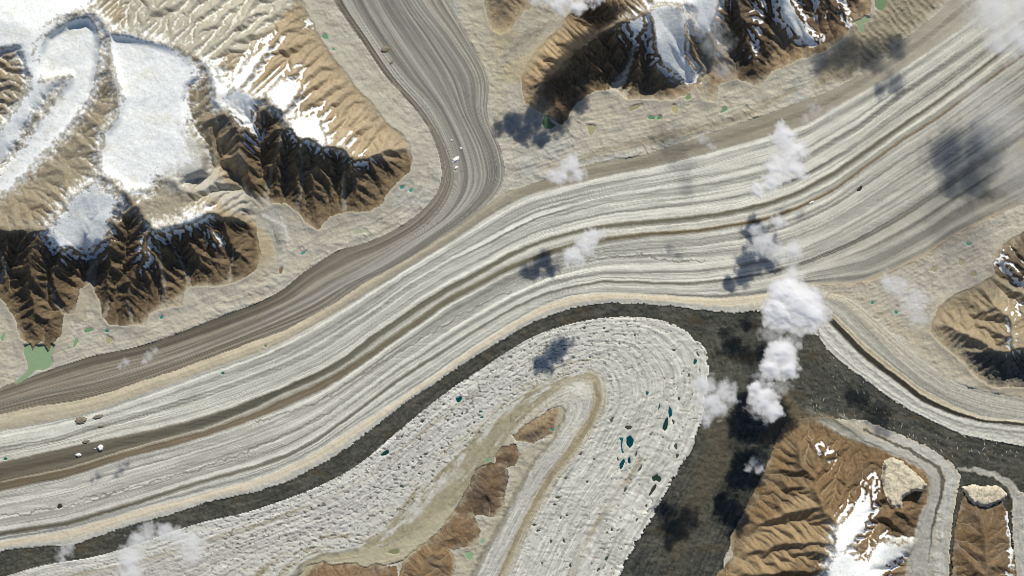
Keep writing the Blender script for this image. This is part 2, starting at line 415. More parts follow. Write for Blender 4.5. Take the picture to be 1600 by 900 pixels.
# ---- the white lobe that makes a U-turn
B_ST = [
 [(-75,930),(-75,948),(-75,1060),(-75,1065),(-75,1070)],
 [(57,887),(110,898),(200,1010),(205,1015),(210,1020)],
 [(163,867),(215,877),(360,960),(365,965),(370,970)],
 [(300,822),(333,840),(453,892),(462,906),(468,912)],
 [(400,797),(417,813),(490,868),(505,882),(512,890)],
 [(493,763),(517,773),(575,846),(600,866),(610,880)],
 [(560,727),(587,733),(640,792),(660,838),(672,850)],
 [(620,677),(640,690),(690,737),(716,790),(728,800)],
 [(690,620),(713,633),(745,685),(765,732),(776,740)],
 [(753,577),(775,590),(800,632),(800,676),(806,690)],
 [(843,523),(850,543),(856,600),(848,628),(853,642)],
 [(947,497),(930,523),(905,582),(893,600),(874,634)],
 [(1040,503),(1000,525),(934,588),(918,602),(880,636)],
 [(1097,540),(1045,570),(941,618),(928,620),(884,644)],
 [(1107,580),(1052,605),(937,645),(922,646),(880,662)],
 [(1100,640),(1040,640),(918,675),(903,674),(866,684)],
 [(1080,703),(1017,690),(896,710),(881,709),(837,722)],
 [(1045,760),(988,740),(869,745),(854,744),(816,755)],
 [(1017,813),(950,793),(839,795),(826,794),(788,812)],
 [(985,865),(918,845),(812,850),(800,849),(760,860)],
 [(960,915),(890,905),(785,910),(773,909),(733,912)],
 [(922,985),(850,985),(750,985),(738,985),(698,985)],
]
B_L = [[s[i] for s in B_ST] for i in range(5)]
BS, BT, B_ok = lattice(B_L, 1300, 70)

# ---- dark moraine sheet
DM = [(p[0], p[1]) for p in T_LINES[10] if p[0] <= 1190]
DM += [(1215,478),(1250,490),(1268,512),(1300,553),(1333,580),(1363,600),(1387,620),(1427,643),(1467,663),(1507,680),(1550,688),(1600,697),(1680,708),
       (1680,772),(1600,770),(1585,765),(1580,800),(1590,985),(1480,985),(1484,850),(1490,800),(1500,745),(1490,725),(1453,700),(1400,676),(1350,656),(1300,655),(1250,662),
       (1215,690),(1190,745),(1165,800),(1145,845),(1120,897),(1075,985)]
DM += [tuple(p) for p in reversed([s[0] for s in B_ST])]
_b = box(DM, 20)
dm_d = np.full((NY, NX), -50.0, f32)
dm_d[_b] = sdf(PX[_b] + 2.0 * fbm(PX[_b] / 9, PY[_b] / 9, 3, 5, 0.7), PY[_b] + 3.2 * fbm(PX[_b] / 9, PY[_b] / 9, 3, 9, 0.7), DM)
dm_m = (dm_d > 0) | ((dm_d > -8) & ~trunk & (PX < 1130))
gr = fbm(PX / 7, PY / 7, 4, 95, 0.65); gr2 = fbm(PX / 60, PY / 60, 3, 99)
_dst = np.tanh(1.5 * fbm(dm_d / 4.0, (PX * 0.8 - PY * 0.5) / 70.0, 3, 105, 0.7))
cD = np.array([75, 75, 68], f32) * (1 + 0.17 * _dst)[..., None] * (1 + 0.14 * gr + 0.09 * gr2)[..., None] + np.array([5, 3, 0], f32) * gr2[..., None]
cD = cD + (np.array([98, 95, 86], f32) - cD) * (0.8 * sstep(0.0, 0.8, fbm(PX / 30, PY / 20, 5, 493, 0.7)))[..., None]
cD = cD + (np.array([84, 74, 58], f32) - cD) * (0.6 * sstep(0.2, 0.8, fbm(PX / 45, PY / 30, 4, 509, 0.65)))[..., None]
RGB[dm_m] = cD[dm_m]
H[dm_m] = (2 + 12 * fbm(PX / 12, PY / 9, 4, 101, 0.65) + 4 * gr)[dm_m]
LAB[dm_m] = 4

# ---- white lobe surface: seracs, crevasses, pits
bf = BS
n = np.interp(BS, [0, 1, 2, 3, 4], [0, 28, 110, 135, 165]).astype(f32)
cellx = BT / 9.0 + 1.2 * fbm(PX / 25, PY / 25, 2, 110)
celly = n / 7.0 + 0.8 * fbm(PX / 25, PY / 25, 2, 113)
ser = fbm(cellx, celly * 0.8, 3, 116, 0.6)
apex = sstep(900, 1000, PX) * (1 - sstep(800, 900, PY) * 0.4)
arc = np.sin(BT / 2.6 + 2.0 * fbm(n / 18, BT / 60, 2, 120)) * 0.6
lng = fbm(n / 4.0, BT / 70.0, 3, 122)
B_tab = [
 [(198,193,184),(203,199,191),(205,201,193),(204,200,191),(203,199,190),(203,199,190)],
 [(182,177,167),(196,191,183),(200,196,189),(200,196,187),(202,198,189),(203,199,190)],
 [(172,166,153),(176,165,141),(168,156,129),(176,164,138),(176,163,138),(182,171,150)],
 [(176,170,158),(190,180,158),(190,180,158),(198,193,182),(192,187,178),(194,190,182)],
]
_tl = BT.max()
colB = band_colour(BS, BT, B_tab, [0, 520, 900, 1180, 1420, _tl])
ol = (BS > 2) & (BS < 3)
_tip = 1 - 0.65 * sstep(860, 960, PX) * (1 - sstep(620, 720, PY))
colB = colB * (0.99 + 0.13 * _tip * np.tanh(2 * fbm(n / 2.4 + 0.8 * ang, BT / 110, 2, 126)) * 0.6 + 0.10 * lng + 0.06 * ser + 0.06 * fbm(n / 1.8, BT / 30, 2, 124))[..., None]
_ow = sstep(1.75, 2.5, BS + 0.9 * fbm(n / 9, BT / 55, 4, 457, 0.65)) * (1 - sstep(2.85, 3.1, BS)) * (BT < 1120)
colB = np.where(((BS > 1.6) & (BS < 3.0) & (BT < 1120) & (BT > 330))[..., None], np.array([201, 197, 188], f32) * (1 - _ow[..., None]) + (np.array([163, 153, 128], f32) * (1 + 0.08 * fbm(PX / 10, PY / 10, 4, 461) + 0.06 * lng)[..., None]) * _ow[..., None], colB)
# bright ice patch on the inner bend
pt = np.exp(-(((PX - 905) / 24) ** 2 + ((PY - 606) / 13) ** 2))[..., None]
colB = colB * (1 - pt) + np.array([220, 215, 202], f32) * pt
B_m = B_ok & (LAB != 1) & (n > 0.6 + 1.2 * fbm(BT / 14.0, BT * 0 + 1.7, 3, 139, 0.6) + 0.8 * gn(PX / 5, PY / 5, 141))
RGB[B_m] = colB[B_m]
sera = np.where(BS > 3, 0.45, np.where(ol, 0.30, 1.0)) * np.where(BT < 420, 0.6, 1.0)
H[B_m] = (22 + sera * (11 * ser + 3.5 * arc * (0.3 + apex) + 7 * lng + 7 * np.abs(fbm(BT / 11.0, n / 4.5, 3, 118))) + 1.5 * grain + np.where(ol, 6 * hum, 0))[B_m]
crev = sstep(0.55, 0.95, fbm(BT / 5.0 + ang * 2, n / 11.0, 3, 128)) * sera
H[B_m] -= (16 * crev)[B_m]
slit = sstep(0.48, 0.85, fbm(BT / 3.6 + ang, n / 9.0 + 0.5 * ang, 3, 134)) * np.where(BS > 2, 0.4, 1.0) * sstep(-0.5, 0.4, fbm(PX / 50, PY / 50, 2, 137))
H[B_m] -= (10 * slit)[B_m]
RGB[B_m] = (RGB * (1 - 0.42 * slit - 0.20 * crev)[..., None])[B_m]  # dirty ice, plus shade between seracs, put into slit and crevasse colour
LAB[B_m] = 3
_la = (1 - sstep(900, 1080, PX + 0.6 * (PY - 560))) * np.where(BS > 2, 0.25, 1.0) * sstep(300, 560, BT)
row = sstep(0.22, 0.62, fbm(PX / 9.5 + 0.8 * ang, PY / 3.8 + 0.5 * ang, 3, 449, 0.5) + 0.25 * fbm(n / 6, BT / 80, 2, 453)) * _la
RGB[B_m] = (RGB * (1 - 0.34 * row)[..., None])[B_m]  # shade between the left arm's serac rows, painted into the colour
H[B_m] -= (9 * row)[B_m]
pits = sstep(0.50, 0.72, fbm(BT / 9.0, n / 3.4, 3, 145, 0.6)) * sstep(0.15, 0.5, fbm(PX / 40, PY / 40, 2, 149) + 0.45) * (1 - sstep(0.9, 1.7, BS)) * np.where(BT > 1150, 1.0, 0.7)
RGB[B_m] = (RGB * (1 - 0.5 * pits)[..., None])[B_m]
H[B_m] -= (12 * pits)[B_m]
# thin brown line on the lobe
ln = np.where(BT > 1300, 1.25, 1.0) * np.exp(-((BS - 1.0) / 0.055) ** 2) * (0.25 + 0.6 * sstep(-0.5, 0.5, fbm(BT / 60, BT * 0 + 3.3, 2, 131))) * ((BT < 1010) | (BT > 1330))
cl = np.array([150, 138, 116], f32)
RGB[B_m] = (RGB * (1 - 0.7 * ln[..., None]) + cl * (0.7 * ln[..., None]))[B_m]

# ---- right-hand tributary: bands between c-lines
C_LINES = [
 [(1240,452),(1283,457),(1317,463),(1343,478),(1367,498),(1400,527),(1433,556),(1467,581),(1490,597),(1540,612),(1600,622),(1660,630)],
 [(1240,458),(1283,463),(1317,474),(1343,500),(1367,525),(1400,560),(1433,587),(1467,610),(1490,622),(1540,640),(1600,652),(1660,658)],
 [(1240,462),(1283,471),(1297,486),(1327,514),(1350,537),(1380,561),(1407,582),(1440,608),(1467,622),(1500,639),(1533,651),(1600,658),(1660,664)],
 [(1240,466),(1283,479),(1297,493),(1327,523),(1350,547),(1380,571),(1407,591),(1440,617),(1467,631),(1500,645),(1533,655),(1600,661),(1660,667)],
 [(1240,474),(1283,489),(1297,504),(1327,536),(1350,559),(1380,581),(1407,601),(1440,627),(1467,639),(1500,651),(1533,659),(1600,665),(1660,671)],
 [(1240,490),(1268,514),(1300,553),(1333,580),(1363,600),(1387,620),(1427,643),(1467,663),(1507,680),(1550,688),(1600,697),(1660,706)],
]
CL = np.stack([np.interp(gx, [p[0] for p in L], [p[1] for p in L]) for L in C_LINES])
for r in range(2):
    CL = np.stack([np.convolve(np.pad(t, 4, mode='reflect', reflect_type='odd'), _k, mode='valid') for t in CL])
CL = np.maximum.accumulate(CL, axis=0)
CS = table_flow(CL, None)
CS = np.where((PX < 1262 + 0.35 * (PY - 470)) & (PY > 466), -1, CS); CS[:, gx < 1250] = -1
C_m = (CS >= 0) & (LAB != 1)
C_tab = [
 [(186,176,156),(176,170,157),(180,174,162)],
 [(172,167,156),(166,161,149),(176,171,160)],
 [(188,175,152),(192,179,156),(196,184,163)],
 [(66,62,53),(66,62,53),(80,75,64)],
 [(196,191,182),(194,190,180),(186,182,172)],
]
cn = np.interp(CS, [0, 1, 2, 3, 4, 5], [0, 25, 38, 46, 52, 80]).astype(f32)
stC = across_streaks(cn, PX * 1.2, 140)
serC = fbm(PX / 8, PY / 6, 3, 146, 0.6)
colC = band_colour(CS, PX, C_tab, [1280, 1440, 1620]) * (1 + 0.24 * stC + 0.06 * serC)[..., None]
RGB[C_m] = colC[C_m]
H[C_m] = (14 + 6 * stC + np.where(CS > 4, 9, 4) * serC)[C_m]
LAB[C_m] = 5

# ------------------------------------------------------------------ mountains
MOUNT = {}
def mountain(key, lab, poly, ridges, rough=1.0, tint=(178,150,110), power=1.0):
    MOUNT[key] = (lab, poly, ridges, rough, tint, power)

mountain('nw', 10, [(400,-200),(440,-75),(472,0),(483,27),(493,43),(507,70),(527,97),(543,117),(557,137),(570,150),(593,173),(603,192),(630,210),(640,227),(645,247),(638,270),(613,293),(607,300),(600,317),(580,330),(557,332),(543,330),(513,340),(497,360),(480,350),(467,333),(447,317),(425,318),(405,330),(400,353),(407,400),(400,423),(367,443),(333,448),(297,447),(287,457),(285,477),(257,482),(233,490),(228,510),(200,508),(173,508),(160,497),(155,467),(140,440),(125,455),(115,490),(100,490),(97,520),(77,547),(66,533),(53,545),(30,527),(23,497),(0,463),(-90,430),(-200,400),(-200,-200)],
 [[(-90,285,650),(0,207,950),(33,163,1100),(50,143,1200),(63,127,1300),(62,83,1480),(73,57,1600),(110,30,1760),(143,22,1820),(163,33,1800),(173,50,1760)],
  [(173,50,1760),(172,83,1680),(183,127,1580),(193,153,1500),(182,182,1430),(167,207,1380),(160,240,1340),(155,275,1380)],
  [(63,127,1300),(90,127,1180),(113,120,1120)],
  [(173,50,1760),(200,53,1740),(227,60,1680),(260,67,1600),(290,80,1500),(317,93,1380),(333,112,1300),(338,150,1230),(345,178,1180)],
  [(345,178,1180),(353,147,1200),(373,137,1260),(400,143,1250),(413,152,1220),(430,170,1170),(447,182,1120),(453,200,1080),(467,223,1040),(493,222,1020),(503,233,1000),(530,233,920),(553,248,830),(577,247,740),(610,235,540),(640,228,180)],
  [(447,182,1100),(440,235,900),(432,280,560),(425,310,120)],
  [(467,223,1040),(462,270,760),(470,325,200)],
  [(493,222,1000),(487,275,650),(497,345,120)],
  [(530,233,900),(542,285,480),(555,325,80)],
  [(577,247,740),(592,280,420),(600,310,80)],
  [(345,178,1160),(372,215,1020),(385,255,800),(398,300,300)],
  [(155,275,1380),(117,303,1300),(97,330,1260),(80,350,1200),(70,363,1150),(40,366,1050),(0,366,980),(-90,350,900)],
  [(70,363,1130),(52,400,950),(42,450,700),(50,500,430),(60,535,60)],
  [(15,366,1000),(5,410,700),(12,450,350),(25,490,60)],
  [(97,330,1250),(98,400,900),(92,460,600),(84,520,200)],
  [(155,275,1380),(185,287,1340),(200,300,1290),(213,320,1230),(233,343,1180),(240,360,1150),(280,350,1090),(320,334,1000),(345,338,900),(380,345,700),(402,360,300)],
  [(190,290,1310),(180,340,1080),(168,400,860),(162,450,560),(165,492,150)],
  [(236,355,1150),(222,400,900),(206,450,560),(190,500,150)],
  [(240,360,1140),(250,410,800),(262,470,180)],
  [(285,350,1080),(303,400,680),(318,440,160)],
  [(345,338,900),(368,388,520),(372,432,130)],
  [(270,275,1150),(300,300,1020),(330,300,800)]],
 1.0, (178,152,114))
mountain('nc', 11, [(740,-200),(905,-75),(893,15),(877,37),(833,87),(813,123),(820,163),(843,173),(880,197),(900,160),(930,143),(960,140),(983,157),(1000,155),(1047,157),(1070,150),(1087,133),(1100,158),(1117,160),(1122,133),(1150,123),(1187,137),(1205,113),(1253,92),(1287,80),(1317,60),(1333,37),(1360,18),(1355,-75),(1355,-200)],
 [[(822,122,60),(860,120,620),(890,90,980),(913,67,1300),(940,47,1550),(973,30,1650),(1020,13,1420),(1067,15,1300),(1110,-15,1300),(1200,-45,1250),(1300,-70,1000)],
  [(973,30,1180),(930,15,1100),(905,-20,1000),(890,-80,850)],
  [(860,120,500),(872,160,300),(880,192,40)],
  [(1017,20,1400),(1003,67,960),(1000,110,600),(993,150,100)],
  [(1020,60,1050),(1022,100,720),(1032,130,400),(1045,152,60)],
  [(1067,15,1300),(1077,60,900),(1093,105,420),(1088,130,80)],
  [(1110,-15,1250),(1122,50,820),(1112,120,250)],
  [(1150,-30,1250),(1160,50,850),(1175,105,420),(1187,132,60)],
  [(1230,-50,1150),(1228,30,650),(1245,88,80)],
  [(1285,-60,1000),(1300,20,420),(1308,60,60)],
  [(973,30,1150),(965,80,620),(965,130,120)]],
 1.0, (172,140,100))
mountain('hill', 12, [(750,-200),(755,0),(765,40),(780,55),(797,47),(815,22),(840,5),(850,-75),(850,-200)],
 [[(800,-100,420),(800,-30,360),(790,15,200),(783,45,40)]], 0.8, (170,145,108))
mountain('east', 13, [(1455,508),(1467,480),(1490,460),(1530,445),(1552,428),(1550,412),(1560,390),(1575,375),(1600,362),(1700,330),(1900,330),(1900,590),(1700,600),(1600,604),(1552,606),(1530,594),(1512,577),(1500,562),(1480,546),(1452,520)],
 [[(1462,506,150),(1485,512,320),(1515,530,430),(1545,552,560),(1580,554,640),(1680,562,900),(1890,570,950)],
  [(1532,447,240),(1548,470,420),(1575,500,600),(1580,554,640)],
  [(1562,392,200),(1600,415,620),(1680,440,900),(1890,450,1000)],
  [(1545,432,200),(1600,460,480),(1680,490,700)]],
 1.3, (172,152,120))
mountain('se', 14, [(1225,662),(1250,654),(1300,652),(1350,688),(1387,704),(1433,725),(1455,748),(1456,775),(1444,800),(1438,835),(1425,870),(1420,1000),(1420,1100),(1060,1100),(1075,985),(1120,897),(1145,870),(1140,842),(1162,800),(1190,745),(1212,692)],
 [[(1228,670,60),(1240,700,300),(1262,750,560),(1300,812,860),(1308,860,1000),(1290,1000,1300)],
  [(1262,750,560),(1215,772,300),(1195,785,120)],
  [(1285,790,760),(1225,800,480),(1172,830,120)],
  [(1305,835,930),(1232,848,560),(1160,868,120)],
  [(1300,890,1050),(1225,892,620),(1140,905,120)],
  [(1300,665,80),(1310,720,260),(1330,760,380)],
  [(1410,800,420),(1385,820,520),(1372,855,760),(1360,1000,1100)],
  [(1430,740,160),(1405,780,300),(1410,800,420)]],
 0.9, (148,116,76))
mountain('spur', 15, [(1500,788),(1508,772),(1545,790),(1566,785),(1574,800),(1576,830),(1586,880),(1592,985),(1592,1100),(1484,1100),(1484,985),(1488,860),(1492,820)],
 [[(1528,790,140),(1538,830,240),(1542,880,340),(1545,1000,520)]], 0.9, (136,106,72))
# brown rock ridges inside the U-turn
mountain('n1', 20, [(800,680),(830,657),(867,636),(876,638),(875,660),(863,677),(833,693),(807,689)], [[(808,684,90),(838,668,230),(866,648,200)]], 1.3, (160,130,92))
mountain('n2', 21, [(773,713),(783,697),(805,694),(815,712),(803,728),(788,731),(776,726)], [[(778,716,90),(795,708,150),(808,712,80)]], 1.0, (130,100,72))
mountain('n3', 22, [(728,767),(743,735),(755,725),(774,722),(793,733),(797,745),(790,770),(786,795),(772,808),(750,806),(706,806)], [[(775,732,150),(760,765,270),(728,793,120)]], 1.1, (128,100,72))
mountain('n4', 23, [(626,897),(627,877),(648,860),(670,843),(690,825),(708,800),(740,803),(752,830),(743,852),(733,857),(703,857),(713,873),(708,900),(690,985),(560,985)], [[(730,820,90),(700,838,190),(665,865,230),(640,900,240),(610,980,260)]], 1.2, (150,116,78))
mountain('n5', 24, [(466,900),(480,884),(507,877),(520,883),(540,880),(557,880),(568,886),(587,880),(605,884),(620,884),(622,900),(560,985),(420,985)], [[(478,896,60),(520,900,140),(600,900,160)],[(520,900,140),(500,975,250)]], 1.2, (146,112,76))

# work on a coarser grid for distances, then refine
mH = np.zeros((NY, NX), f32); mM = np.zeros((NY, NX), bool); mR = np.zeros((NY, NX), f32)
MPOLY_D = np.full((NY, NX), -1e3, f32); MOUT = np.full((NY, NX), 999.0, f32)
for key, (lab, poly, ridges, rough, tint, power) in MOUNT.items():
    b = box(poly, 60)
    X = PX[b] + 2.2 * fbm(PX[b] / 14, PY[b] / 14, 3, 150); Y = PY[b] + 2.2 * fbm(PX[b] / 14, PY[b] / 14, 3, 154)
    if X.size == 0: continue
    d = sdf(X, Y, poly)
    ins = d > 0
    if lab < 20: MOUT[b] = np.where(ins, MOUT[b], np.minimum(MOUT[b], -d))
    # meander the ridges
    RX = PX[b] + 7 * fbm(PX[b] / 30, PY[b] / 30, 4, 158); RY = PY[b] + 7 * fbm(PX[b] / 30, PY[b] / 30, 4, 162)
    hh = np.zeros(X.shape, f32)
    for r in ridges:
        dr, hv, _ = seg_dist(RX, RY, r, [(p[2] if p[2] < 1000 else 1000 + (p[2] - 1000) * 0.32) * 0.95 for p in r])
        q = hv * (np.clip(d, 0, None) / (np.clip(d, 0, None) + dr + 1e-3)) ** power
        ks = 25.0
        dm = np.abs(q - hh)
        hh = np.maximum(q, hh) + np.where(ins, np.clip(ks - dm, 0, None) ** 2 / (4 * ks), 0)
    mH[b] = np.where(ins, hh, mH[b]); mM[b] |= ins; mR[b] = np.where(ins, rough, mR[b])
    MPOLY_D[b] = np.where(ins, d, MPOLY_D[b])
    LAB[b] = np.where(ins, lab, LAB[b])
    c = np.array(tint, f32) * np.ones(X.shape + (1,), f32)
    RGB[b] = np.where(ins[..., None], c, RGB[b])

# browner cliff belts
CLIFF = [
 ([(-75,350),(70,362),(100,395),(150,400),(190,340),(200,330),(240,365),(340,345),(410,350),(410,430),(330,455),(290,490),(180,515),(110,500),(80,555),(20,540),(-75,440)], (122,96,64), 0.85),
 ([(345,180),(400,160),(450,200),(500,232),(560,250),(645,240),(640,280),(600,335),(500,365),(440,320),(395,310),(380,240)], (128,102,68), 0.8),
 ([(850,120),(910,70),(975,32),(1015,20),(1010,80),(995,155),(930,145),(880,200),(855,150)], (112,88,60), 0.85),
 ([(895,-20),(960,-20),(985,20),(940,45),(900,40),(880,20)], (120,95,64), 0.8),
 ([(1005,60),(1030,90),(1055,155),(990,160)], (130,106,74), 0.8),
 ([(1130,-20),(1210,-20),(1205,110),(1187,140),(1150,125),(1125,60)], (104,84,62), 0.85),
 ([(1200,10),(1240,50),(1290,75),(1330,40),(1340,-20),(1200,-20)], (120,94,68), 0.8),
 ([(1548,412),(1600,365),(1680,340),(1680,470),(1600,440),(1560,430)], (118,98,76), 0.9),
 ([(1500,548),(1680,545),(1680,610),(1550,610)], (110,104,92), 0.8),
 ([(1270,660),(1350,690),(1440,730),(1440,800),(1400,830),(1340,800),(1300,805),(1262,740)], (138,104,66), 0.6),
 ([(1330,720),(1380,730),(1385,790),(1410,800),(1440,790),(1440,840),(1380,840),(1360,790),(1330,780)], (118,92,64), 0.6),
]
CLIFF_POLY = [c_[0] for c_ in CLIFF]
# snow fields and smooth icefields (drawn later, needed here to keep them smooth)
SNOW = [
 ([(173,52),(200,56),(230,63),(262,71),(290,86),(313,101),(318,125),(300,140),(295,160),(303,190),(318,215),(332,245),(330,275),(290,290),(250,287),(240,300),(205,298),(160,268),(160,240),(166,210),(186,184),(196,155),(186,127),(174,85)], 1.0),
 ([(66,80),(76,57),(110,33),(143,26),(158,44),(163,70),(160,100),(152,140),(133,172),(112,200),(75,240),(40,275),(10,300),(-75,360),(-75,300),(0,262),(30,235),(60,195),(95,145),(113,122),(72,128),(62,112),(64,84)], 0.95),
 ([(-75,-75),(150,-75),(150,8),(115,22),(80,38),(58,72),(60,120),(48,118),(32,75),(-75,95)], 0.95),
 ([(316,92),(335,98),(347,112),(353,138),(368,118),(388,92),(405,75),(440,48),(437,62),(425,80),(402,112),(383,138),(357,150),(350,172),(338,168),(336,130)], 1.0),
 ([(413,147),(440,118),(452,125),(475,138),(462,165),(447,182),(430,166)], 1.0),
 ([(448,183),(470,180),(510,171),(507,195),(516,226),(505,238),(490,222),(467,221),(455,205)], 1.0),
 ([(533,233),(545,210),(551,215),(543,236)], 1.0), ([(553,251),(576,246),(570,255),(556,256)], 1.0),
 ([(456,110),(469,106),(468,117),(456,121)], 1.0), ([(474,34),(489,30),(490,42),(474,48)], .8),
 ([(155,277),(178,300),(191,310),(192,325),(180,345),(176,372),(160,395),(132,402),(100,397),(76,388),(67,372),(80,350),(97,330),(117,303)], 0.95),
 ([(240,356),(280,349),(292,338),(320,326),(334,334),(300,356),(262,370),(244,370)], 1.0),
 ([(221,398),(230,368),(239,402),(226,418)], 0.9), ([(329,360),(346,380),(336,384)], .9),
 ([(0,205),(20,178),(50,145),(63,128),(95,128),(108,122),(62,170),(40,205),(20,250),(-10,280),(-75,320),(-75,280)], 0.75),
 ([(352,150),(375,138),(400,145),(412,155),(400,175),(410,215),(395,230),(380,200),(360,180)], 0.55),
 ([(1012,12),(1040,10),(1070,18),(1075,60),(1070,85),(1090,110),(1087,130),(1062,126),(1030,105),(1020,85),(1016,50)], 0.95),
 ([(975,36),(1010,20),(1009,45),(996,70),(985,60),(975,50)], .95),
 ([(1000,-75),(1130,-75),(1128,0),(1115,40),(1120,85),(1100,60),(1075,50),(1085,20),(1060,8),(1010,6)], 0.9),
 ([(1203,-20),(1228,-20),(1250,20),(1272,55),(1287,60),(1268,76),(1240,60),(1213,30)], 0.85),
 ([(1306,-30),(1316,-10),(1332,40),(1322,45),(1310,10)], 0.8), ([(1262,-30),(1275,-30),(1285,30),(1275,30)], .6),
 ([(1180,-10),(1195,-10),(1185,60),(1178,105),(1172,80)], .55),
 ([(1361,738),(1367,745),(1362,772),(1365,795),(1350,830),(1322,858),(1300,862),(1299,825),(1320,800),(1345,776)], 1.0),
 ([(1300,858),(1332,860),(1342,882),(1370,842),(1388,838),(1400,846),(1450,836),(1447,854),(1393,882),(1382,912),(1375,985),(1290,985),(1285,890)], 1.0),
 ([(1569,392),(1579,420),(1605,440),(1605,450),(1575,427),(1559,411)], 1.0),
 ([(1573,488),(1577,488),(1587,545),(1578,548)], .9), ([(1590,478),(1605,488),(1605,498),(1592,486)], .9),
 ([(1277,697),(1288,696),(1292,704),(1280,706)], 1.0), ([(1293,706),(1300,708),(1297,720),(1291,712)], 1.0),
 ([(1575,790),(1583,830),(1582,900),(1572,900),(1576,850),(1568,810)], .7),
]
SNOW += [([(50,150),(52,120),(55,80),(66,52),(98,26),(104,38),(84,52),(76,66),(70,90),(70,126),(60,150)], 1.0),
 ([(150,14),(175,40),(186,55),(182,75),(176,72),(172,58),(160,36)], .8)]
SN = np.zeros((NY, NX), f32); SND = np.full((NY, NX), -60.0, f32)
spk = fbm(PX / 9, PY / 9, 5, 170, 0.65)
for poly, a in SNOW:
    b = box(poly, 20)
    if WX[b].size == 0: continue
    d = sdf(WX[b], WY[b], poly) + 4.0 * spk[b] - (1 - a) * 12 * (0.6 + spk[b])
    SN[b] = np.maximum(SN[b], sstep(-1.8, 1.8, d) * min(1, a + 0.1)); SND[b] = np.maximum(SND[b], d)

for _p, _o, _a in [([(222,205),(260,195),(345,185),(355,300),(300,305),(235,300)], -11, 15), ([(60,360),(100,325),(160,270),(195,310),(180,400),(70,405)], -5, 14), ([(100,140),(135,165),(60,250),(-40,320),(-40,290)], -4, 9), ([(270,60),(325,90),(330,180),(295,190),(290,120)], -5, 11)]:
    b = box(_p, 14)
    _k2 = sstep(-10, 10, sdf(WX[b], WY[b], _p))
    SND[b] += _k2 * (_o + _a * fbm(PX[b] / 13 + PY[b] / 30, PY[b] / 8, 5, 477, 0.65))
    SN[b] *= 1 - _k2 * (1 - sstep(-2, 2, SND[b]))
# ---- gullies: stripes laid along the fall line, octave by octave
def erosion(px, py, dx, dy, seed):
    ix = np.floor(px); iy = np.floor(py); fx = px - ix; fy = py - iy
    ix = ix.astype(int); iy = iy.astype(int)
    va = np.zeros_like(px); wt = np.zeros_like(px); sx = np.zeros_like(px)
    H1 = RNGE[seed]; H2 = RNGE[seed + 1]
    for i in (-1, 0, 1):
        for j in (-1, 0, 1):
            hx = H1[(iy - j) & 255, (ix - i) & 255] - 0.5; hy = H2[(iy - j) & 255, (ix - i) & 255] - 0.5
            ax = fx + i - hx * 0.8 - 0.5; ay = fy + j - hy * 0.8 - 0.5
            w = np.exp(-(ax * ax + ay * ay) * 2.2)
            mag = (ax * dx + ay * dy) * 6.283 + 6.283 * hx
            va += np.cos(mag) * w; sx += -np.sin(mag) * w; wt += w
    return va / wt, sx / wt
RNGE = np.random.RandomState(3).rand(12, 256, 256)

def boxblur(a, r):
    for ax in (0, 1):
        p = np.pad(a, [(r + 1, r) if i == ax else (0, 0) for i in (0, 1)], mode='edge').astype(np.float64)
        c = np.cumsum(p, axis=ax)
        a = (np.take(c, range(2 * r + 1, c.shape[ax]), ax) - np.take(c, range(0, c.shape[ax] - 2 * r - 1), ax)) / (2 * r + 1)
    return a.astype(f32)
_soft = boxblur(boxblur(mH, 14), 14)
_sw = boxblur(SN, 5) * SN * 0.75
mH = mH * (1 - _sw) + _soft * _sw
BASINS = [(SNOW[0][0], 1010, 60, 860, 300), (SNOW[1][0], 960, 40, 640, 330)]
def level_basins(h):
    for poly, z0_, y0_, z1_, y1_ in BASINS:
        b = box(poly, 10)
        w = sstep(1.0, 15.0, sdf(PX[b], PY[b], poly)) * 0.93
        pl = z0_ + (z1_ - z0_) * (PY[b] - y0_) / (y1_ - y0_) + 16 * fbm(PX[b] / 60, PY[b] / 60, 3, 186) + 5 * fbm(PX[b] / 18, PY[b] / 18, 3, 189)
        h[b] = h[b] * (1 - w) + pl * w
    return h
mH = level_basins(mH)
mH = blur(mH, 2) * mM
CLF = np.zeros((NY, NX), f32)
for _p in CLIFF_POLY:
    _bb = box(_p, 20)
    if WX[_bb].size: CLF[_bb] = np.maximum(CLF[_bb], sstep(-8, 8, sdf(WX[_bb], WY[_bb], _p)))
H0 = mH.copy()
fade = sstep(0, 10, MPOLY_D) * mM
rgh = mR * (0.7 + 0.75 * CLF) * (1 - 0.85 * np.clip(SN, 0, 1)) * fade
mH += mM * fade * (1 - 0.8 * SN) * 58 * fbm(PX / 48, PY / 48, 4, 180)
mH += rgh * 95 * (0.6 - np.abs(fbm(PX / 38, PY / 38, 3, 184)))
